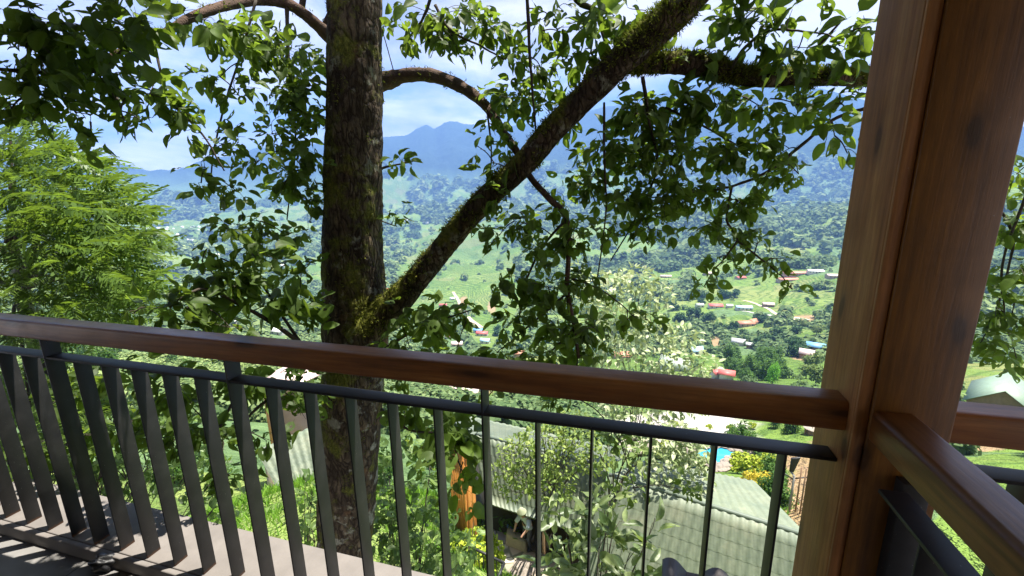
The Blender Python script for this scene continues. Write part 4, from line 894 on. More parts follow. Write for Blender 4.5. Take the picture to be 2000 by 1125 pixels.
TR = [(702, -420, Yd(702, -420), 96), (697, -200, Yd(697, -200), 100), (693, 0, Yd(693, 0), 104), (693, 150, Yd(693, 150), 108), (691, 300, Yd(691, 300), 112), (689, 450, Yd(689, 450), 115), (692, 560, Yd(692, 560), 122), (697, 620, Yd(697, 620), 130),
      (694, 700, Yd(694, 700), 124), (687, 800, Yd(687, 800), 116), (680, 950, Yd(680, 950), 112), (672, 1080, Yd(672, 1080), 106), (662, 1300, Yd(662, 1300), 110), (650, 1700, Yd(650, 1700), 130)]
b = MB(); P, R_ = limb([(a, b__, c_, d_*.96) for a, b__, c_, d_ in TR], 16, bumps=.015); bark_tube(b, P, R_, 56, .055, 1); b.build('trunk', MT['bark'], TREE, smooth=True); TRUNK = (P, R_)
BR = []
LIMB = [(700, 665, 2.83, 90), (745, 620, 2.80, 84), (800, 562, 2.68, 64), (850, 502, 2.56, 57), (900, 441, 2.45, 56), (960, 378, 2.32, 58), (1020, 322, 2.2, 60), (1080, 254, 2.1, 60), (1150, 182, 2.0, 64), (1220, 112, 1.88, 72), (1290, 50, 1.76, 80), (1360, -25, 1.66, 88), (1450, -150, 1.6, 92), (1560, -330, 1.6, 90)]
P, R_ = limb([(a, b__, c_, d_*.79) for a, b__, c_, d_ in LIMB], 10, bumps=.03); b = MB(); bark_tube(b, P, R_, 36, .08, 2); b.build('limb', MT['bark'], TREE, smooth=True); BR.append((P, R_))
HB = [(1225, 128, 1.93, 40), (1290, 122, 1.92, 52), (1370, 128, 1.95, 50), (1450, 147, 1.95, 45), (1530, 151, 1.95, 43), (1620, 150, 1.97, 40), (1700, 152, 2.0, 38), (1800, 140, 2.0, 36), (1920, 110, 2.0, 30), (2080, 40, 2.0, 22)]
P, R_ = limb([(a, b__, c_, d_*.80) for a, b__, c_, d_ in HB], 10, bumps=.05); b = MB(); bark_tube(b, P, R_, 26, .12, 3); b.build('branch', MT['bark'], TREE, smooth=True); BR.append((P, R_))
AR = [(715, 165, 2.9, 44), (752, 158, 2.8, 34), (795, 147, 2.7, 26), (850, 150, 2.6, 26), (905, 172, 2.5, 22), (950, 208, 2.42, 18), (985, 262, 2.35, 16), (1012, 300, 2.28, 15), (1035, 345, 2.25, 12), (1070, 385, 2.2, 12), (1105, 425, 2.2, 12), (1110, 500, 2.2, 10), (1108, 570, 2.2, 10), (1122, 640, 2.2, 8), (1130, 700, 2.2, 6)]
P, R_ = limb(AR, 8, bumps=.06); b = MB(); bark_tube(b, P, R_, 18, .16, 4); b.build('branch', MT['bark2'], TREE, smooth=True); BR.append((P, R_))
UL = [(668, 95, 2.8, 44), (640, 68, 2.72, 34), (600, 32, 2.6, 27), (558, 6, 2.5, 25), (500, 0, 2.4, 24), (430, 14, 2.2, 22), (370, 36, 2.05, 20), (325, 62, 1.95, 17), (255, 90, 1.85, 13), (210, 112, 1.8, 12), (140, 143, 1.7, 11), (60, 140, 1.6, 9), (-60, 130, 1.5, 8)]
P, R_ = limb([(a, b__, c_, d_*.8) for a, b__, c_, d_ in UL], 7, bumps=.06); b = MB(); bark_tube(b, P, R_, 18, .14, 5); b.build('branch', MT['bark2'], TREE, smooth=True); BR.append((P, R_))
b = MB()
THIN = [[(1690, 212, 1.85, 9), (1625, 234, 1.9, 8), (1560, 288, 1.95, 8), (1500, 335, 2.0, 7), (1430, 362, 2.05, 6), (1350, 374, 2.1, 4)],
        [(1028, -30, 1.9, 9), (1030, 30, 1.95, 9), (1034, 130, 2.0, 7), (1043, 250, 2.1, 5), (1046, 330, 2.2, 3)],
        [(1110, -30, 1.9, 12), (1130, 5, 1.95, 14), (1160, 20, 2.0, 13), (1172, 50, 2.0, 9), (1190, 110, 2.0, 6)],
        [(560, 6, 2.5, 10), (563, 120, 2.55, 8), (572, 200, 2.6, 6), (575, 300, 2.7, 4), (560, 420, 2.8, 3)],
        [(500, 0, 2.3, 7), (470, 100, 2.3, 6), (440, 190, 2.35, 5), (410, 290, 2.4, 4), (395, 380, 2.4, 2)],
        [(210, 112, 1.8, 7), (222, 170, 1.75, 6), (240, 230, 1.7, 4)], [(300, 75, 1.9, 7), (330, 190, 1.9, 6), (395, 260, 1.95, 5), (440, 330, 2.0, 3)],
        [(1255, 150, 1.95, 10), (1262, 190, 2.0, 9), (1270, 240, 2.0, 8), (1290, 330, 2.1, 6), (1255, 420, 2.15, 4), (1200, 520, 2.2, 3)],
        [(1180, 200, 2.0, 6), (1180, 300, 2.05, 6), (1183, 420, 2.1, 4), (1160, 560, 2.2, 3)], [(1430, 362, 2.05, 6), (1420, 430, 2.05, 6), (1440, 470, 2.05, 5), (1400, 530, 2.1, 3)], [(1440, 470, 2.05, 5), (1480, 500, 2.05, 5), (1520, 530, 2.05, 3), (1545, 560, 2.05, 3)],
        [(1105, 430, 2.2, 8), (1060, 480, 2.2, 6), (1020, 560, 2.2, 5), (1010, 640, 2.2, 4)], [(1110, 570, 2.2, 7), (1040, 630, 2.2, 5), (980, 680, 2.2, 3)], [(1122, 640, 2.2, 6), (1070, 690, 2.2, 4)],
        [(1108, 540, 2.2, 6), (1180, 570, 2.2, 4), (1240, 620, 2.2, 3)], [(1700, 152, 2.0, 8), (1750, 230, 2.1, 8), (1850, 300, 2.2, 8), (1930, 380, 2.3, 7), (1980, 470, 2.35, 6), (1950, 600, 2.4, 4)], [(2080, 40, 2.0, 12), (2050, 250, 2.1, 10), (2000, 400, 2.2, 7), (1960, 520, 2.3, 5), (1975, 650, 2.35, 4)],
        [(1420, 150, 1.95, 9), (1450, 100, 1.85, 8), (1500, 60, 1.8, 7), (1560, 60, 1.75, 5), (1640, 70, 1.75, 3)], [(1560, 145, 1.95, 8), (1590, 100, 1.85, 7), (1650, 40, 1.8, 5)],
        [(620, 700, 2.75, 14), (560, 650, 2.6, 11), (480, 600, 2.4, 9), (400, 560, 2.2, 7), (340, 590, 2.1, 4)], [(620, 720, 2.75, 10), (540, 600, 2.6, 7), (500, 540, 2.5, 5), (430, 500, 2.4, 3)],
        [(740, 690, 2.7, 10), (800, 650, 2.6, 7), (870, 620, 2.5, 5), (930, 600, 2.5, 3)], [(740, 330, 2.9, 7), (780, 320, 2.85, 4), (820, 310, 2.8, 2)], [(742, 430, 2.9, 4), (775, 445, 2.9, 2)],
        [(850, 10, 2.2, 8), (880, 60, 2.2, 6), (940, 90, 2.2, 5), (990, 110, 2.2, 3)], [(850, -40, 2.1, 10), (830, 30, 2.2, 7), (790, 80, 2.3, 4)], [(560, 760, 2.5, 9), (500, 800, 2.4, 7), (450, 860, 2.3, 4)], [(470, 760, 2.4, 8), (420, 860, 2.3, 6), (430, 930, 2.3, 3)],
        [(745, 800, 2.6, 8), (800, 840, 2.4, 6), (870, 850, 2.2, 5), (900, 900, 2.2, 4)], [(1300, 210, 2.0, 6), (1380, 250, 2.05, 5), (1450, 290, 2.1, 4), (1500, 300, 2.1, 3)], [(950, 205, 2.4, 6), (960, 290, 2.35, 4), (955, 350, 2.3, 3)]]
for T_ in THIN:
    P, R_ = limb(T_, 6, bumps=.1); P = P+np.cumsum(rng.normal(size=P.shape)*.0025, 0)*np.linspace(0, 1, len(P))[:, None]; b.tube(P, R_*.8, 7); BR.append((P, R_*.8))
# foliage: (px, py, rx, ry, depth, leaf length px, fill factor)
LSC = .78
BL = [(120, 760, 70, 40, 2.4, 40, .7), (160, 850, 60, 50, 2.5, 36, .6), (350, 880, 50, 50, 2.4, 34, .6), (450, 930, 40, 40, 2.4, 32, .5), (60, 880, 60, 60, 2.5, 36, .6), (60, 25, 90, 40, 1.5, 56, .8), (160, 55, 110, 50, 1.55, 58, .95), (270, 50, 100, 55, 1.7, 54, .95), (50, 110, 90, 50, 1.5, 52, .8), (185, 140, 110, 55, 1.6, 54, .95), (60, 175, 95, 45, 1.55, 48, .85), (20, 215, 60, 30, 1.5, 48, .9),
      (150, 222, 45, 40, 1.6, 46, .55), (175, 268, 22, 16, 1.6, 42, .9), (90, 225, 50, 25, 1.6, 44, .7), (300, 185, 55, 40, 1.8, 44, .8), (275, 235, 60, 22, 1.8, 42, .7), (335, 225, 55, 30, 1.9, 38, .8), (375, 240, 40, 30, 1.9, 36, .6), (245, 190, 30, 25, 1.7, 42, .6),
      (400, 40, 60, 40, 2.0, 50, .9), (450, 75, 80, 45, 2.2, 40, .75), (520, 100, 70, 60, 2.4, 38, .8), (595, 120, 45, 70, 2.6, 36, .7), (470, 190, 60, 40, 2.2, 36, .45), (560, 190, 60, 55, 2.5, 34, .85), (610, 230, 30, 60, 2.6, 32, .9), (430, 150, 60, 35, 2.2, 36, .35),
      (590, 300, 45, 60, 2.6, 33, .75), (530, 260, 45, 45, 2.5, 32, .6), (440, 280, 60, 28, 2.2, 34, .65), (400, 325, 22, 30, 2.2, 44, .8), (500, 320, 45, 35, 2.4, 30, .5), (465, 375, 50, 25, 2.3, 30, .6), (390, 372, 30, 18, 2.3, 32, .7), (555, 360, 60, 45, 2.6, 31, .7), (610, 400, 28, 60, 2.7, 30, .7),
      (440, 445, 60, 22, 2.3, 30, .75), (400, 490, 30, 14, 2.3, 30, .6), (500, 430, 40, 35, 2.5, 30, .7), (560, 460, 40, 35, 2.6, 30, .45), (480, 480, 50, 20, 2.4, 34, .7),
      (785, 318, 36, 20, 2.8, 32, .5), (768, 432, 24, 26, 2.8, 28, .45), (768, 555, 20, 20, 2.8, 30, .5), (740, 40, 30, 30, 2.6, 40, .5),
      (850, 30, 100, 40, 2.2, 44, .9), (790, 75, 35, 32, 2.3, 34, .5), (880, 70, 70, 40, 2.2, 36, .75), (950, 55, 60, 45, 2.2, 38, .85), (1000, 110, 50, 42, 2.2, 34, .6), (1075, 30, 60, 40, 2.0, 42, .5), (1090, 60, 40, 30, 2.0, 44, .5), (1150, 75, 60, 50, 2.0, 56, .8), (1200, 30, 60, 30, 1.9, 50, .8), (1260, 20, 40, 20, 1.8, 46, .7), (1060, 140, 40, 40, 2.1, 34, .5),
      (1130, 135, 40, 40, 2.1, 52, .6), (1010, 195, 70, 50, 2.2, 36, .7), (940, 185, 40, 24, 2.3, 36, .5), (1070, 215, 50, 40, 2.2, 35, .5), (1110, 240, 40, 40, 2.2, 33, .5), (960, 245, 36, 25, 2.3, 34, .6), (940, 290, 30, 14, 2.2, 42, .6), (965, 318, 35, 25, 2.2, 46, .8), (1000, 265, 30, 30, 2.3, 32, .4),
      (1240, 225, 70, 55, 2.05, 35, .95), (1320, 220, 70, 50, 2.0, 42, .9), (1400, 210, 70, 45, 2.0, 46, 1.0), (1480, 205, 60, 38, 2.0, 44, .85), (1560, 205, 60, 40, 1.95, 46, .85), (1640, 200, 45, 40, 1.9, 52, .9), (1630, 265, 45, 35, 1.9, 44, .75), (1655, 300, 20, 26, 1.9, 40, .6),
      (1180, 290, 60, 50, 2.1, 33, .85), (1250, 310, 70, 55, 2.1, 33, .95), (1330, 300, 70, 50, 2.1, 35, .95), (1410, 290, 60, 45, 2.05, 38, .9), (1480, 280, 50, 40, 2.0, 38, .65), (1540, 290, 40, 30, 2.0, 42, .55), (1560, 340, 46, 22, 2.0, 40, .95), (1500, 350, 45, 24, 2.0, 36, .7),
      (1150, 360, 60, 45, 2.15, 32, .7), (1220, 390, 65, 50, 2.15, 32, .95), (1300, 390, 65, 50, 2.1, 32, .95), (1370, 370, 55, 40, 2.1, 33, .9), (1440, 390, 55, 30, 2.05, 33, .8), (1480, 400, 24, 18, 2.05, 34, .8), (1270, 450, 60, 26, 2.15, 30, .65), (1195, 455, 45, 30, 2.15, 30, .55), (1360, 450, 45, 20, 2.1, 30, .7),
      (1430, 445, 50, 24, 2.05, 31, .8), (1480, 475, 40, 24, 2.05, 32, .9), (1515, 505, 30, 22, 2.05, 32, .8), (1400, 505, 36, 20, 2.1, 32, .6), (1375, 560, 24, 22, 2.1, 36, .9), (1440, 510, 30, 12, 2.1, 32, .4), (1545, 555, 26, 16, 2.05, 38, .35), (1400, 545, 20, 12, 2.1, 32, .4),
      (990, 395, 50, 26, 2.25, 34, .4), (975, 460, 42, 40, 2.25, 38, .7), (1040, 440, 50, 40, 2.2, 33, .6), (1100, 400, 45, 35, 2.2, 33, .6), (1120, 470, 55, 45, 2.2, 35, .8), (1050, 500, 50, 36, 2.2, 36, .75), (980, 545, 45, 30, 2.2, 40, .7), (1070, 560, 55, 40, 2.2, 40, .85), (1140, 550, 50, 45, 2.2, 36, .8),
      (1010, 620, 60, 40, 2.2, 38, .7), (1090, 640, 60, 45, 2.2, 38, .9), (1160, 640, 55, 40, 2.2, 34, .8), (1225, 625, 45, 26, 2.2, 34, .75), (1265, 625, 26, 24, 2.2, 38, .5), (1050, 700, 90, 24, 2.2, 36, .8), (1160, 700, 70, 22, 2.2, 34, .6), (970, 690, 50, 30, 2.2, 38, .6), (1120, 775, 70, 16, 2.1, 36, .5), (950, 780, 20, 24, 2.0, 42, .4),
      (1430, 60, 50, 50, 1.85, 52, .9), (1490, 70, 55, 50, 1.8, 60, 1.1), (1560, 95, 60, 40, 1.8, 58, 1.0), (1640, 90, 55, 40, 1.75, 60, 1.0), (1680, 55, 26, 40, 1.7, 56, .9), (1480, 15, 60, 20, 1.8, 52, .8), (1540, 40, 30, 30, 1.8, 40, .5), (1400, 110, 50, 24, 1.9, 46, .7), (1320, 95, 30, 24, 1.9, 44, .4),
      (395, 512, 40, 12, 2.3, 42, .7), (500, 505, 70, 20, 2.4, 50, 1.0), (590, 530, 45, 36, 2.6, 48, .9), (460, 560, 90, 30, 2.3, 46, 1.0), (400, 595, 70, 28, 2.2, 54, 1.1), (530, 600, 80, 36, 2.4, 56, 1.2), (330, 600, 70, 24, 2.1, 48, 1.2), (420, 540, 70, 26, 2.3, 42, 1.0), (600, 620, 40, 45, 2.6, 46, 1.1), (450, 640, 110, 20, 2.2, 52, 1.0), (260, 612, 50, 10, 2.1, 54, .8),
      (790, 620, 40, 38, 2.6, 40, .8), (850, 640, 60, 45, 2.5, 42, .9), (910, 610, 40, 26, 2.5, 34, .5), (800, 680, 60, 26, 2.5, 46, 1.0), (890, 690, 60, 22, 2.4, 40, .6), (870, 590, 40, 16, 2.5, 34, .4),
      (1985, 340, 26, 40, 2.2, 40, .8), (1970, 440, 34, 45, 2.3, 40, .85), (1980, 530, 36, 45, 2.3, 42, .8), (1945, 600, 30, 45, 2.3, 38, .8), (1975, 620, 36, 40, 2.3, 42, .7), (1985, 700, 30, 40, 2.3, 44, .7), (1915, 670, 20, 45, 2.35, 32, .7), (1975, 575, 30, 20, 2.3, 44, .6), (2060, 450, 60, 200, 2.3, 42, .6),
      (230, 740, 80, 26, 2.2, 46, .8), (330, 760, 70, 50, 2.3, 42, .7), (480, 760, 60, 50, 2.4, 44, .8), (570, 780, 55, 60, 2.5, 40, .8), (420, 850, 60, 50, 2.3, 36, .6), (520, 860, 40, 50, 2.4, 34, .45), (250, 830, 60, 50, 2.3, 36, .5), (610, 750, 30, 60, 2.7, 34, .8),
      (905, 850, 30, 50, 2.15, 54, .9), (895, 960, 30, 40, 2.2, 50, .6), (790, 790, 50, 45, 2.4, 42, .8), (850, 830, 50, 50, 2.2, 46, .7), (895, 870, 40, 55, 2.1, 52, .9), (905, 930, 24, 40, 2.1, 46, .5), (820, 880, 40, 40, 2.2, 40, .4), (1240, 960, 22, 24, 2.4, 34, .3), (1210, 860, 40, 26, 2.2, 30, .4), (1340, 960, 30, 40, 2.6, 20, .2)]
allp = np.concatenate([P for P, _ in BR]); 
pos = []; axs = []; nrs = []; szs = []; wsc = []
tips = MB()
nodes = list(allp[::3]); nodes_np = np.array(nodes)
cents = [at(x, y, depth=d_) for x, y, rx, ry, d_, lp, ff in BL]
order = sorted(range(len(BL)), key=lambda i: np.min(np.linalg.norm(nodes_np-cents[i], axis=1)))
for bi in order:
    x, y, rx, ry, d_, lp, ff = BL[bi]; lp *= LSC; area = math.pi*rx*ry; leaf_a = lp*lp*.40; n = max(4, int(ff*2.9*area/leaf_a)); L_m = lp*d_/F
    c_ = cents[bi]; nd = np.array(nodes); j = int(np.argmin(np.linalg.norm(nd-c_, axis=1))); a_ = nd[j]; dist_ = np.linalg.norm(c_-a_)
    sag = np.array([0, 0, -.06*dist_]); mid_ = (a_+c_)/2-sag*1.5+rng.normal(size=3)*.02*dist_
    main_ = curve([a_, mid_, c_], 5); tips.tube(main_, np.linspace(.0035, .0022, len(main_)), 5, cap=False); nodes += [c_, mid_]
    ntw = max(2, int(n/8)); left = n
    for k in range(ntw):
        g = rng.uniform(0, 2*math.pi); q = math.sqrt(rng.uniform(.05, 1)); ex, ey = x+rx*.92*q*math.cos(g), y+ry*.92*q*math.sin(g); e_ = at(ex, ey, depth=d_+rng.normal()*rx*d_/F*.55)
        s_ = main_[rng.integers(max(0, len(main_)-4), len(main_))]; tw_ = curve([s_, (s_+e_)/2+np.array([0, 0, .10])*np.linalg.norm(e_-s_)+rng.normal(size=3)*.012, e_], 4)
        tips.tube(tw_, np.linspace(.0019, .0009, len(tw_)), 4, cap=False); nodes.append(e_)
        m_ = left//(ntw-k); left -= m_; dirn = e_-s_; dirn /= np.linalg.norm(dirn)+1e-9
        for l_ in range(m_):
            u = rng.uniform(.15, 1.0) if m_ > 2 else 1.0; p_ = tw_[0]*0; f_ = u*(len(tw_)-1); i0 = min(int(f_), len(tw_)-2); p_ = tw_[i0]*(1-(f_-i0))+tw_[i0+1]*(f_-i0)
            side = rng.normal(size=3); side -= dirn*np.dot(side, dirn); side /= np.linalg.norm(side)
            a3 = side*1.0+dirn*.5+np.array([0, 0, -.65])+rng.normal(size=3)*.4; a3 /= np.linalg.norm(a3)
            p_ = p_+side*.016+a3*L_m*.20+rng.normal(size=3)*L_m*.28
            pos.append(p_); axs.append(a3); nrs.append(np.array([rng.normal()*.55, rng.normal()*.55-.35, .75])); szs.append(L_m*rng.uniform(.62, 1.18)); wsc.append(rng.uniform(.85, 1.2))
which = rng.choice(len(LT), len(pos), p=[.30, .16, .12, .14, .12, .06, .10])
V_, I2, L2 = instances(LT, pos, axs, nrs, szs, which, np.array(wsc))
mesh_np('foliage', V_, I2, L2, MT['leaf'], TREE, smooth=False)
# upper crown above the picture: shades the balcony and carries the light shade onto the roofs
m_ = 2600; cc = np.array([at(*q) for q in ((1350, -330, 2.2), (900, -420, 2.8), (1150, -520, 3.2), (1650, -380, 2.2), (450, -400, 2.6), (100, -250, 2.0), (700, -700, 3.4))]) if False else np.array([at(x, y, depth=d_) for x, y, d_ in ((1400, -330, 2.2), (900, -420, 2.8), (1150, -520, 3.2), (1700, -300, 2.2), (700, -700, 3.4))])
k_ = rng.integers(0, len(cc), m_); P = cc[k_]+rng.normal(size=(m_, 3))*np.array([.5, .35, .3]); P = P[P[:, 1] > 1.1]; P = P[P[:, 2] > 2.75]
V_, I2, L2 = instances([leaf_template(4, 2, 0, .3, .2, .3, 9)], P, unit(len(P))+np.array([0, 0, -.6]), unit(len(P))*.6+np.array([0, 0, .8]), rng.uniform(.09, .14, len(P))); mesh_np('foliage', V_, I2, L2, MT['leaf'], TREE)
for q in cc:
    j = int(np.argmin(np.linalg.norm(allp-q, axis=1))); tips.tube([allp[j], (allp[j]+q)/2+np.array([0, 0, .1]), q], [.02, .014, .008], 6)
b.v += tips.v; b.f += [tuple(i+b.n for i in f) for f in tips.f]; b.n += tips.n
b.build('twigs', MT['twig'], TREE)
# moss tufts on trunk and limbs
mp = []; mn = []
for (P, R_), dens in ((TRUNK, 1500), (BR[0], 2600), (BR[1], 2300), (BR[2], 160), (BR[3], 120)):
    i = rng.integers(1, len(P)-1, dens*2); t_ = P[i+1]-P[i-1]; t_ /= np.linalg.norm(t_, axis=1, keepdims=True); n_ = unit(len(i)); n_ -= t_*np.sum(n_*t_, 1, keepdims=True); n_ /= np.linalg.norm(n_, axis=1, keepdims=True)
    q = P[i]+(P[i+1]-P[i])*rng.uniform(0, 1, (len(i), 1))+n_*(R_[i]*1.0)[:, None]
    k = fbm(q[:, 0]*7+q[:, 1]*3, q[:, 2]*7+q[:, 1]*4, 4, 55)+.22*n_[:, 2] > .50+(.04 if dens == 1500 else -.03); mp.append(q[k]); mn.append(n_[k])
mp = np.concatenate(mp); mn = np.concatenate(mn); nm = len(mp); RP = 5
mp = np.repeat(mp, RP, 0)+rng.normal(size=(nm*RP, 3))*.006; mn = np.repeat(mn, RP, 0)
V_, I2, L2 = instances([(np.array([(-.18, 0, 0), (.18, 0, 0), (0, 1, .1)]), [(0, 1, 2)])], mp, mn+rng.normal(size=(nm*RP, 3))*.55, unit(nm*RP), rng.uniform(.007, .02, nm*RP)); mesh_np('moss', V_, I2, L2, MT['moss'], TREE)

# ------------------------------------------------------------------ feathery tree on the left
MT['fern'] = leafmat('feathery_leaflet', (.03, .065, .012), (.15, .25, .045), (.27, .42, .04), .34, .5, .35)
def frond_template(n=13, seed=0):
    r = random.Random(seed); V = []; Fs = []
    for i in range(n):
        u = (i+1)/n; x = u; z = -.22*u*u
        for s_ in (-1, 1):
            l_ = .30*math.sin(math.pi*(.12+.80*u))+.05; w_ = .055; a = .75+r.uniform(-.12, .12); dx, dy = math.cos(a)*l_, math.sin(a)*l_*s_; dz = -.25*l_+r.uniform(-.05, .05)*l_; n0 = len(V)
            V += [(x, 0, z), (x+dx*.4+w_*s_*-.0-w_, dy*.4+w_*.3, z+dz*.3), (x+dx, dy, z+dz*1.6), (x+dx*.4+w_, dy*.4-w_*.3, z+dz*.3)]; Fs.append((n0, n0+1, n0+2, n0+3) if s_ > 0 else (n0, n0+3, n0+2, n0+1))
    n0 = len(V); V += [(0, -.006, 0), (0, .006, 0), (.5, .004, -.055), (.5, -.004, -.055), (1.02, 0, -.23)]; Fs += [(n0, n0+3, n0+2, n0+1), (n0+3, n0+4, n0+2)]
    V = np.array(V); return np.stack([V[:, 1], V[:, 0], V[:, 2]], -1), Fs
FT = [frond_template(7, 1), frond_template(8, 2), frond_template(6, 3)]
g_ = at(40, 720, depth=4.6); root = thing('feathery_tree', 'bright green feathery-leaved tree filling the left edge above the railing', 'tree', (g_[0]-.6, g_[1]+.3, -4.0))
FB_ = []
def fblob(x, y, rx, ry, d_, n, lp=64): FB_.append((x, y, rx, ry, d_, n, lp))
for a_ in ((30, 295, 60, 50, 4.6, 46), (70, 330, 80, 50, 4.6, 60), (130, 350, 70, 50, 4.8, 40), (40, 390, 90, 50, 4.4, 80), (130, 420, 90, 45, 4.5, 80), (200, 400, 60, 40, 4.8, 34), (230, 440, 50, 35, 4.6, 26), (50, 460, 100, 50, 4.3, 90), (150, 490, 90, 50, 4.3, 90), (215, 510, 60, 40, 4.6, 36), (250, 480, 40, 30, 4.6, 12), (40, 540, 100, 55, 4.2, 90), (140, 560, 100, 50, 4.2, 90), (220, 580, 60, 35, 4.4, 46), (260, 560, 40, 24, 4.6, 14), (70, 620, 140, 30, 4.2, 60), (180, 330, 40, 25, 4.9, 12), (-60, 400, 60, 160, 4.4, 90), (20, 250, 40, 20, 4.7, 16), (30, 700, 150, 60, 4.2, 60), (60, 800, 150, 70, 4.2, 60)): fblob(*a_)
pf = []; af = []; nf_ = []; sf = []; b = MB(); base = np.array([g_[0]-.3, g_[1]+.3, .6]); fo = []
for (x, y, rx, ry, d_, n, lp) in FB_:
    c_ = at(x, y, depth=d_); tw_ = curve([base+np.array([0, 0, (c_[2]-.6)*.3]), (base+c_)/2+np.array([0, 0, .15]), c_], 5); b.tube(tw_, np.linspace(.026, .008, len(tw_)), 6)
    for k in range(int(n*1.25)):
        gq = rng.uniform(0, 6.28); q = math.sqrt(rng.uniform(0, 1)); P_ = at(x+rx*q*math.cos(gq), y+ry*q*math.sin(gq), depth=d_+rng.uniform(-.9, .9)); out_ = P_-base; out_[2] *= .3; out_ /= np.linalg.norm(out_)+1e-9
        pf.append(P_); af.append(out_+rng.normal(size=3)*.45+np.array([.25, 0, .12])); nf_.append(np.array([0, -.25, 1.])+rng.normal(size=3)*.3); sf.append(lp*d_/F*rng.uniform(.65, 1.2))
for (x, y, a0) in ((300, 395, .2), (290, 400, .1), (262, 400, .3), (235, 355, .6), (250, 375, .5), (215, 370, .5), (285, 520, .1), (270, 528, .2), (255, 470, .1), (300, 560, .0), (160, 300, 1.0), (120, 300, .9), (180, 310, .7), (240, 455, .1), (275, 585, 0), (40, 270, 1.1), (315, 545, .1), (225, 430, 0)):
    P_ = at(x-60*math.cos(a0), y+60*math.sin(a0), depth=4.6); e_ = at(x, y, depth=4.55); pf.append(P_); af.append(e_-P_); nf_.append(np.array([0, -.4, 1.])); sf.append(np.linalg.norm(e_-P_)*1.3); b.tube([base+(P_-base)*.5, P_], [.01, .004], 5)
V_, I2, L2 = instances(FT, pf, af, nf_, sf); mesh_np('foliage', V_, I2, L2, MT['fern'], root)
b.tube([base*np.array([1, 1, 0])+np.array([0, 0, -4]), base*np.array([1, 1, 0])+np.array([.05, 0, -1]), base], [.12, .10, .06], 10); b.build('trunk', MT['twig'], root)

# ------------------------------------------------------------------ trees and shrubs just below
def ctree(name, label, gx, gy, gdepth, blobs, mat, leafpx, templ, cat='tree', dens=1.0, trunks=1, tr=.05, up=.5, group=None, ground=None):
    """tree standing at a ground point, its crown made of clumps seen at (px, py)"""
    g = at(gx, gy, depth=gdepth) if ground is None else ground; root = thing(name, label, cat, g, group=group); b = MB(); P_ = []; 
    for (x, y, rx, ry, d_) in blobs:
        c_ = at(x, y, depth=d_); s0 = g+(rng.normal(size=3)*.06 if trunks > 1 else 0); s0 = np.array(s0); h_ = c_[2]-s0[2]; mid_ = s0*.45+c_*.55; mid_[0] = s0[0]*.65+c_[0]*.35; mid_[1] = s0[1]*.65+c_[1]*.35
        tw_ = curve([s0, mid_, c_], 6); b.tube(tw_, np.linspace(tr, tr*.2, len(tw_)), 6); n = int(dens*math.pi*rx*ry/(leafpx*leafpx*.30)); dr = rx*d_/F
        for k in range(n):
            gq = rng.uniform(0, 6.28); q = rng.uniform(0, 1)**.5; P_.append((at(x+rx*q*math.cos(gq), y+ry*q*math.sin(gq), depth=d_+rng.uniform(-1, 1)*dr*.9), leafpx*d_/F, c_))
        for k in range(max(3, n//14)):
            e_ = P_[-1-rng.integers(0, max(1, n-1))][0]; j = rng.integers(len(tw_)//2, len(tw_)); b.tube([tw_[j], (tw_[j]+e_)/2+np.array([0, 0, .04*h_]), e_], [tr*.25, tr*.16, tr*.06], 4)
    p3 = np.array([q[0] for q in P_]); o3 = p3-np.array([q[2] for q in P_]); o3 /= np.linalg.norm(o3, axis=1, keepdims=True)+1e-6
    V_, I2, L2 = instances(templ, p3, o3*.7+unit(len(p3))*.8+np.array([0, 0, up-.5]), unit(len(p3))*.6+np.array([0, 0, .8]), np.array([q[1] for q in P_])*rng.uniform(.6, 1.3, len(p3)))
    mesh_np('foliage', V_, I2, L2, mat, root); b.build('trunk', MT['twig'], root); return root
gq = hit(1235, 905)
ctree('pale_tree', 'airy tree with pale cream-green sunlit leaves standing behind the hanging twigs', 0, 0, 0, [(1180, 560, 40, 30, 15), (1240, 550, 40, 30, 15), (1290, 580, 26, 24, 15), (1200, 610, 60, 30, 15), (1270, 640, 50, 26, 15), (1330, 660, 40, 24, 15), (1200, 680, 60, 28, 15), (1290, 700, 60, 24, 15), (1370, 710, 36, 24, 15), (1170, 740, 50, 24, 15), (1260, 745, 60, 20, 15), (1350, 740, 50, 14, 15), (1240, 795, 70, 20, 15), (1330, 800, 60, 16, 15), (1200, 830, 60, 20, 15), (1330, 870, 50, 40, 14), (1295, 850, 55, 30, 14), (1350, 885, 38, 36, 14.1), (1260, 880, 40, 36, 13.8), (1370, 930, 26, 40, 13.5), (1300, 920, 40, 30, 13.5), (1160, 600, 30, 40, 15), (1130, 530, 20, 20, 15)],
      MT['pale'], 13, LS, dens=1.45, tr=.028, up=.3, ground=gq)
MT['ygreen'] = leafmat('yellow_green_leaf', (.12, .20, .04), (.38, .46, .14), (.4, .5, .08), .35, .6, .2)
gq = hit(1075, 1075)
ctree('olive_tree', 'sunlit yellow-green small-leaved tree in front of the middle roof', 0, 0, 0, [(1010, 880, 36, 30, 10.5), (1060, 860, 50, 30, 10.5), (1100, 900, 40, 36, 10.5), (1030, 930, 40, 30, 10.5), (1075, 950, 50, 34, 10.5), (980, 925, 26, 26, 10.5), (1130, 860, 40, 36, 10.5), (1160, 900, 30, 30, 10.5), (1110, 820, 50, 16, 11), (1000, 960, 20, 20, 10.5)], MT['ygreen'], 9.5, LS, dens=1.4, tr=.04, ground=gq)
gq = hit(1190, 1100)
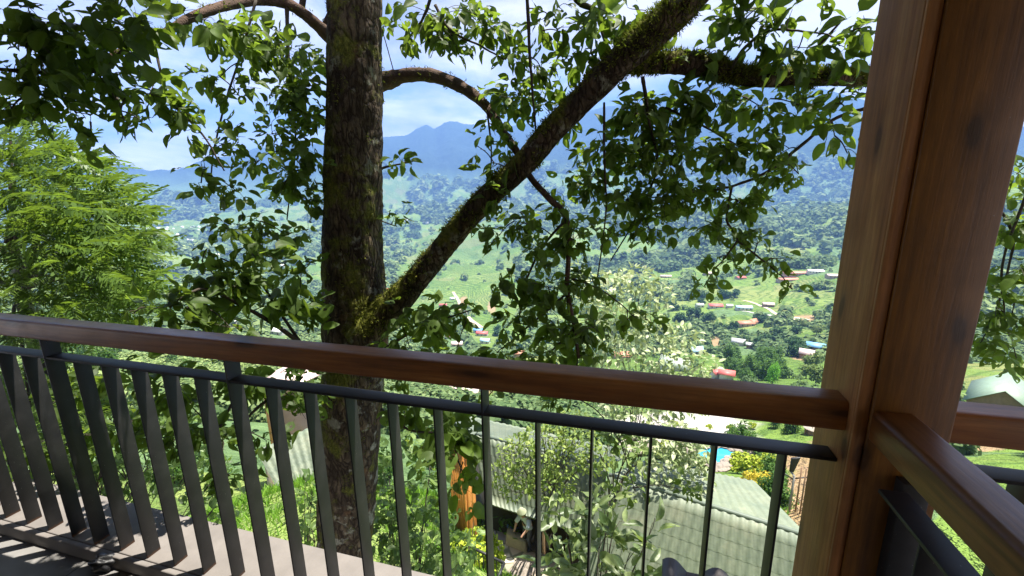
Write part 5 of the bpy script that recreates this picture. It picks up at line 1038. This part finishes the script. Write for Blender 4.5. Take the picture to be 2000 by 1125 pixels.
ctree('slender_tree', 'thin grey two-stemmed tree with sparse leaves right of the yellow-green one', 0, 0, 0, [(1170, 880, 34, 36, 8), (1200, 920, 34, 40, 8), (1230, 880, 36, 30, 8), (1180, 980, 30, 30, 8), (1225, 960, 26, 30, 8), (1250, 900, 20, 30, 8)], MT['olive'], 15, LS, dens=.7, tr=.05, ground=gq)
LN = [leaf_template(6, 4, h, w_, f_, c_, s_) for h, w_, f_, c_, s_ in ((0, .17, .3, .3, 1), (0, .20, .2, .15, 2), (1, .18, .4, .5, 3))]
MT['big'] = leafmat('big_shrub_leaf', (.05, .095, .03), (.28, .34, .14), (.30, .42, .08), .32, .4, .5)
ctree('large_leaved_shrub', 'large-leaved shrub with glossy pale leaves rising behind the middle balusters', 1150, 1400, 3.4, [(1100, 1010, 34, 30, 3.4), (1150, 1000, 36, 34, 3.4), (1200, 1020, 34, 30, 3.4), (1110, 1070, 40, 40, 3.4), (1170, 1070, 44, 40, 3.3), (1230, 1080, 34, 40, 3.4), (1080, 1110, 30, 36, 3.4), (1140, 1130, 60, 40, 3.3), (1275, 1030, 20, 14, 3.4), (1250, 1130, 40, 40, 3.4), (1190, 980, 20, 14, 3.4)], MT['big'], 44, LN, 'shrub', dens=2.3, tr=.014, up=.8)
MT['mid'] = leafmat('mixed_shrub_leaf', (.05, .10, .03), (.22, .32, .09), (.26, .42, .06), .4, .45, .4)
ctree('leafy_shrub', 'dense leafy shrub right of the trunk foot', 800, 1500, 4.2, [(760, 930, 30, 40, 4.4), (790, 980, 45, 45, 4.2), (760, 1040, 40, 45, 4.0), (830, 1030, 45, 45, 4.0), (870, 980, 30, 40, 4.6), (800, 1100, 60, 40, 3.9), (880, 1080, 40, 45, 4.2), (780, 870, 40, 30, 4.8), (840, 910, 34, 34, 4.8), (870, 1130, 60, 30, 4), (920, 1060, 20, 30, 4.6)], MT['mid'], 21, LT, 'shrub', dens=1.7, tr=.02)
ctree('leafy_shrub', 'leafy shrub just left of the trunk foot behind the sill', 600, 1500, 4.2, [(610, 960, 26, 40, 4.4), (590, 1010, 30, 40, 4.2), (615, 1060, 30, 40, 4.0), (600, 1120, 40, 40, 4)], MT['mid'], 20, LT, 'shrub', dens=.9, tr=.02)
ctree('leafy_shrub', 'tangled shrub behind the leftmost balusters', 150, 1500, 4.4, [(100, 760, 120, 50, 4.8), (230, 800, 100, 50, 4.8), (330, 850, 80, 50, 4.8), (130, 870, 110, 50, 4.6), (260, 910, 90, 45, 4.6), (360, 930, 60, 40, 4.8), (60, 930, 100, 50, 4.5), (200, 970, 80, 30, 4.5), (20, 820, 80, 60, 4.5), (420, 930, 40, 40, 5.2), (420, 990, 40, 30, 4.8)], MT['mid'], 20, LT[:3], 'shrub', dens=1.3, tr=.03)
ctree('garden_bush', 'small round bush beside the person in the courtyard', 0, 0, 0, [(965, 1000, 24, 30, 17), (985, 1030, 26, 26, 17), (950, 1040, 16, 26, 17), (970, 1050, 20, 16, 17)], MT['olive'], 9, LS, 'shrub', dens=.9, tr=.03, ground=at(968, 1068, z=-10.55))
# grass on the slope
n = 52000; x_ = rng.uniform(-9, 8, n); y_ = rng.uniform(2.2, 22, n); z_ = height(x_, y_); ok, qx, qy = in_view(np.stack([x_, y_, z_], -1), 200, 100); r3 = np.hypot(x_-EYE[0], y_-EYE[1]); ok &= (fbm(x_/1.5, y_/1.5, 3, 71) > .36) & ~((np.abs(qx-1012) < 55) & (np.abs(qy-1080) < 45))
P = np.stack([x_, y_, z_], -1)[ok]; GT = [(np.array([(-.07, 0, 0), (.07, 0, 0), (.05, .6, .06), (-.04, .55, .05), (0, 1, .25)]), [(0, 1, 2, 3), (3, 2, 4)])]
MT['grass'] = leafmat('slope_grass', (.08, .20, .02), (.24, .42, .05), (.35, .6, .06), .4, .6, .2)
V_, I2, L2 = instances(GT, P, unit(len(P))*.55+np.array([0, 0, 1.]), unit(len(P)), np.clip(np.hypot(P[:, 0], P[:, 1])*.022, .10, .5)*rng.uniform(.6, 1.5, len(P))); tag(mesh_np('grass', V_, I2, L2, MT['grass']), 'bright green grass on the slope below the balcony', 'grass', kind='stuff')
random.seed(77); grove('bamboo', fill(700, 960, 850, 960, 8)+fill(350, 500, 880, 960, 5)+fill(1480, 1560, 1060, 1110, 0), 'green bush on the slope below the balcony', 'bushes on the slope below', .55, 'shrub')
grove('yellow', fill(700, 900, 800, 900, 5)+fill(920, 960, 1090, 1120, 3), 'yellow-green bush on the slope below the balcony', 'yellow-green bushes on the slope', .5, 'shrub')
# dark metal handrail down in the courtyard
q0, q1, q2 = at(915, 1066, depth=9), at(985, 1100, depth=8.8), at(972, 1130, depth=8.4)
root = thing('stair_rail', 'dark metal stair railing at the edge of the courtyard', 'railing', (q0[0], q0[1], q0[2]-1)); MB().tube([q0, q1], .03, 6).build('top_rail', MT['metal'], root); MB().tube([q1, q2], .03, 6).build('side_rail', MT['metal'], root)
for k in range(8): q = q0+(q1-q0)*(k+.3)/8; MB().tube([q, q-np.array([0, 0, .9])], .012, 5).build('baluster', MT['metal'], root)
# ------------------------------------------------------------------ haze in the valley air
HAZE = 2.1e-4
m = bpy.data.materials.new('valley_haze'); m.use_nodes = True; t = m.node_tree; t.nodes.clear()
o = N(t, 'ShaderNodeOutputMaterial'); pv = N(t, 'ShaderNodeVolumePrincipled')
pv.inputs['Color'].default_value = (.24, .46, 1.0, 1); pv.inputs['Density'].default_value = HAZE; pv.inputs['Anisotropy'].default_value = 0.0
t.links.new(pv.outputs[0], o.inputs['Volume'])
ob = MB().box(-6200, 6000, -60, 5900, float(GZ.min())-1, float(GZ.max())+20).build('haze', m); ob['kind'] = 'stuff'
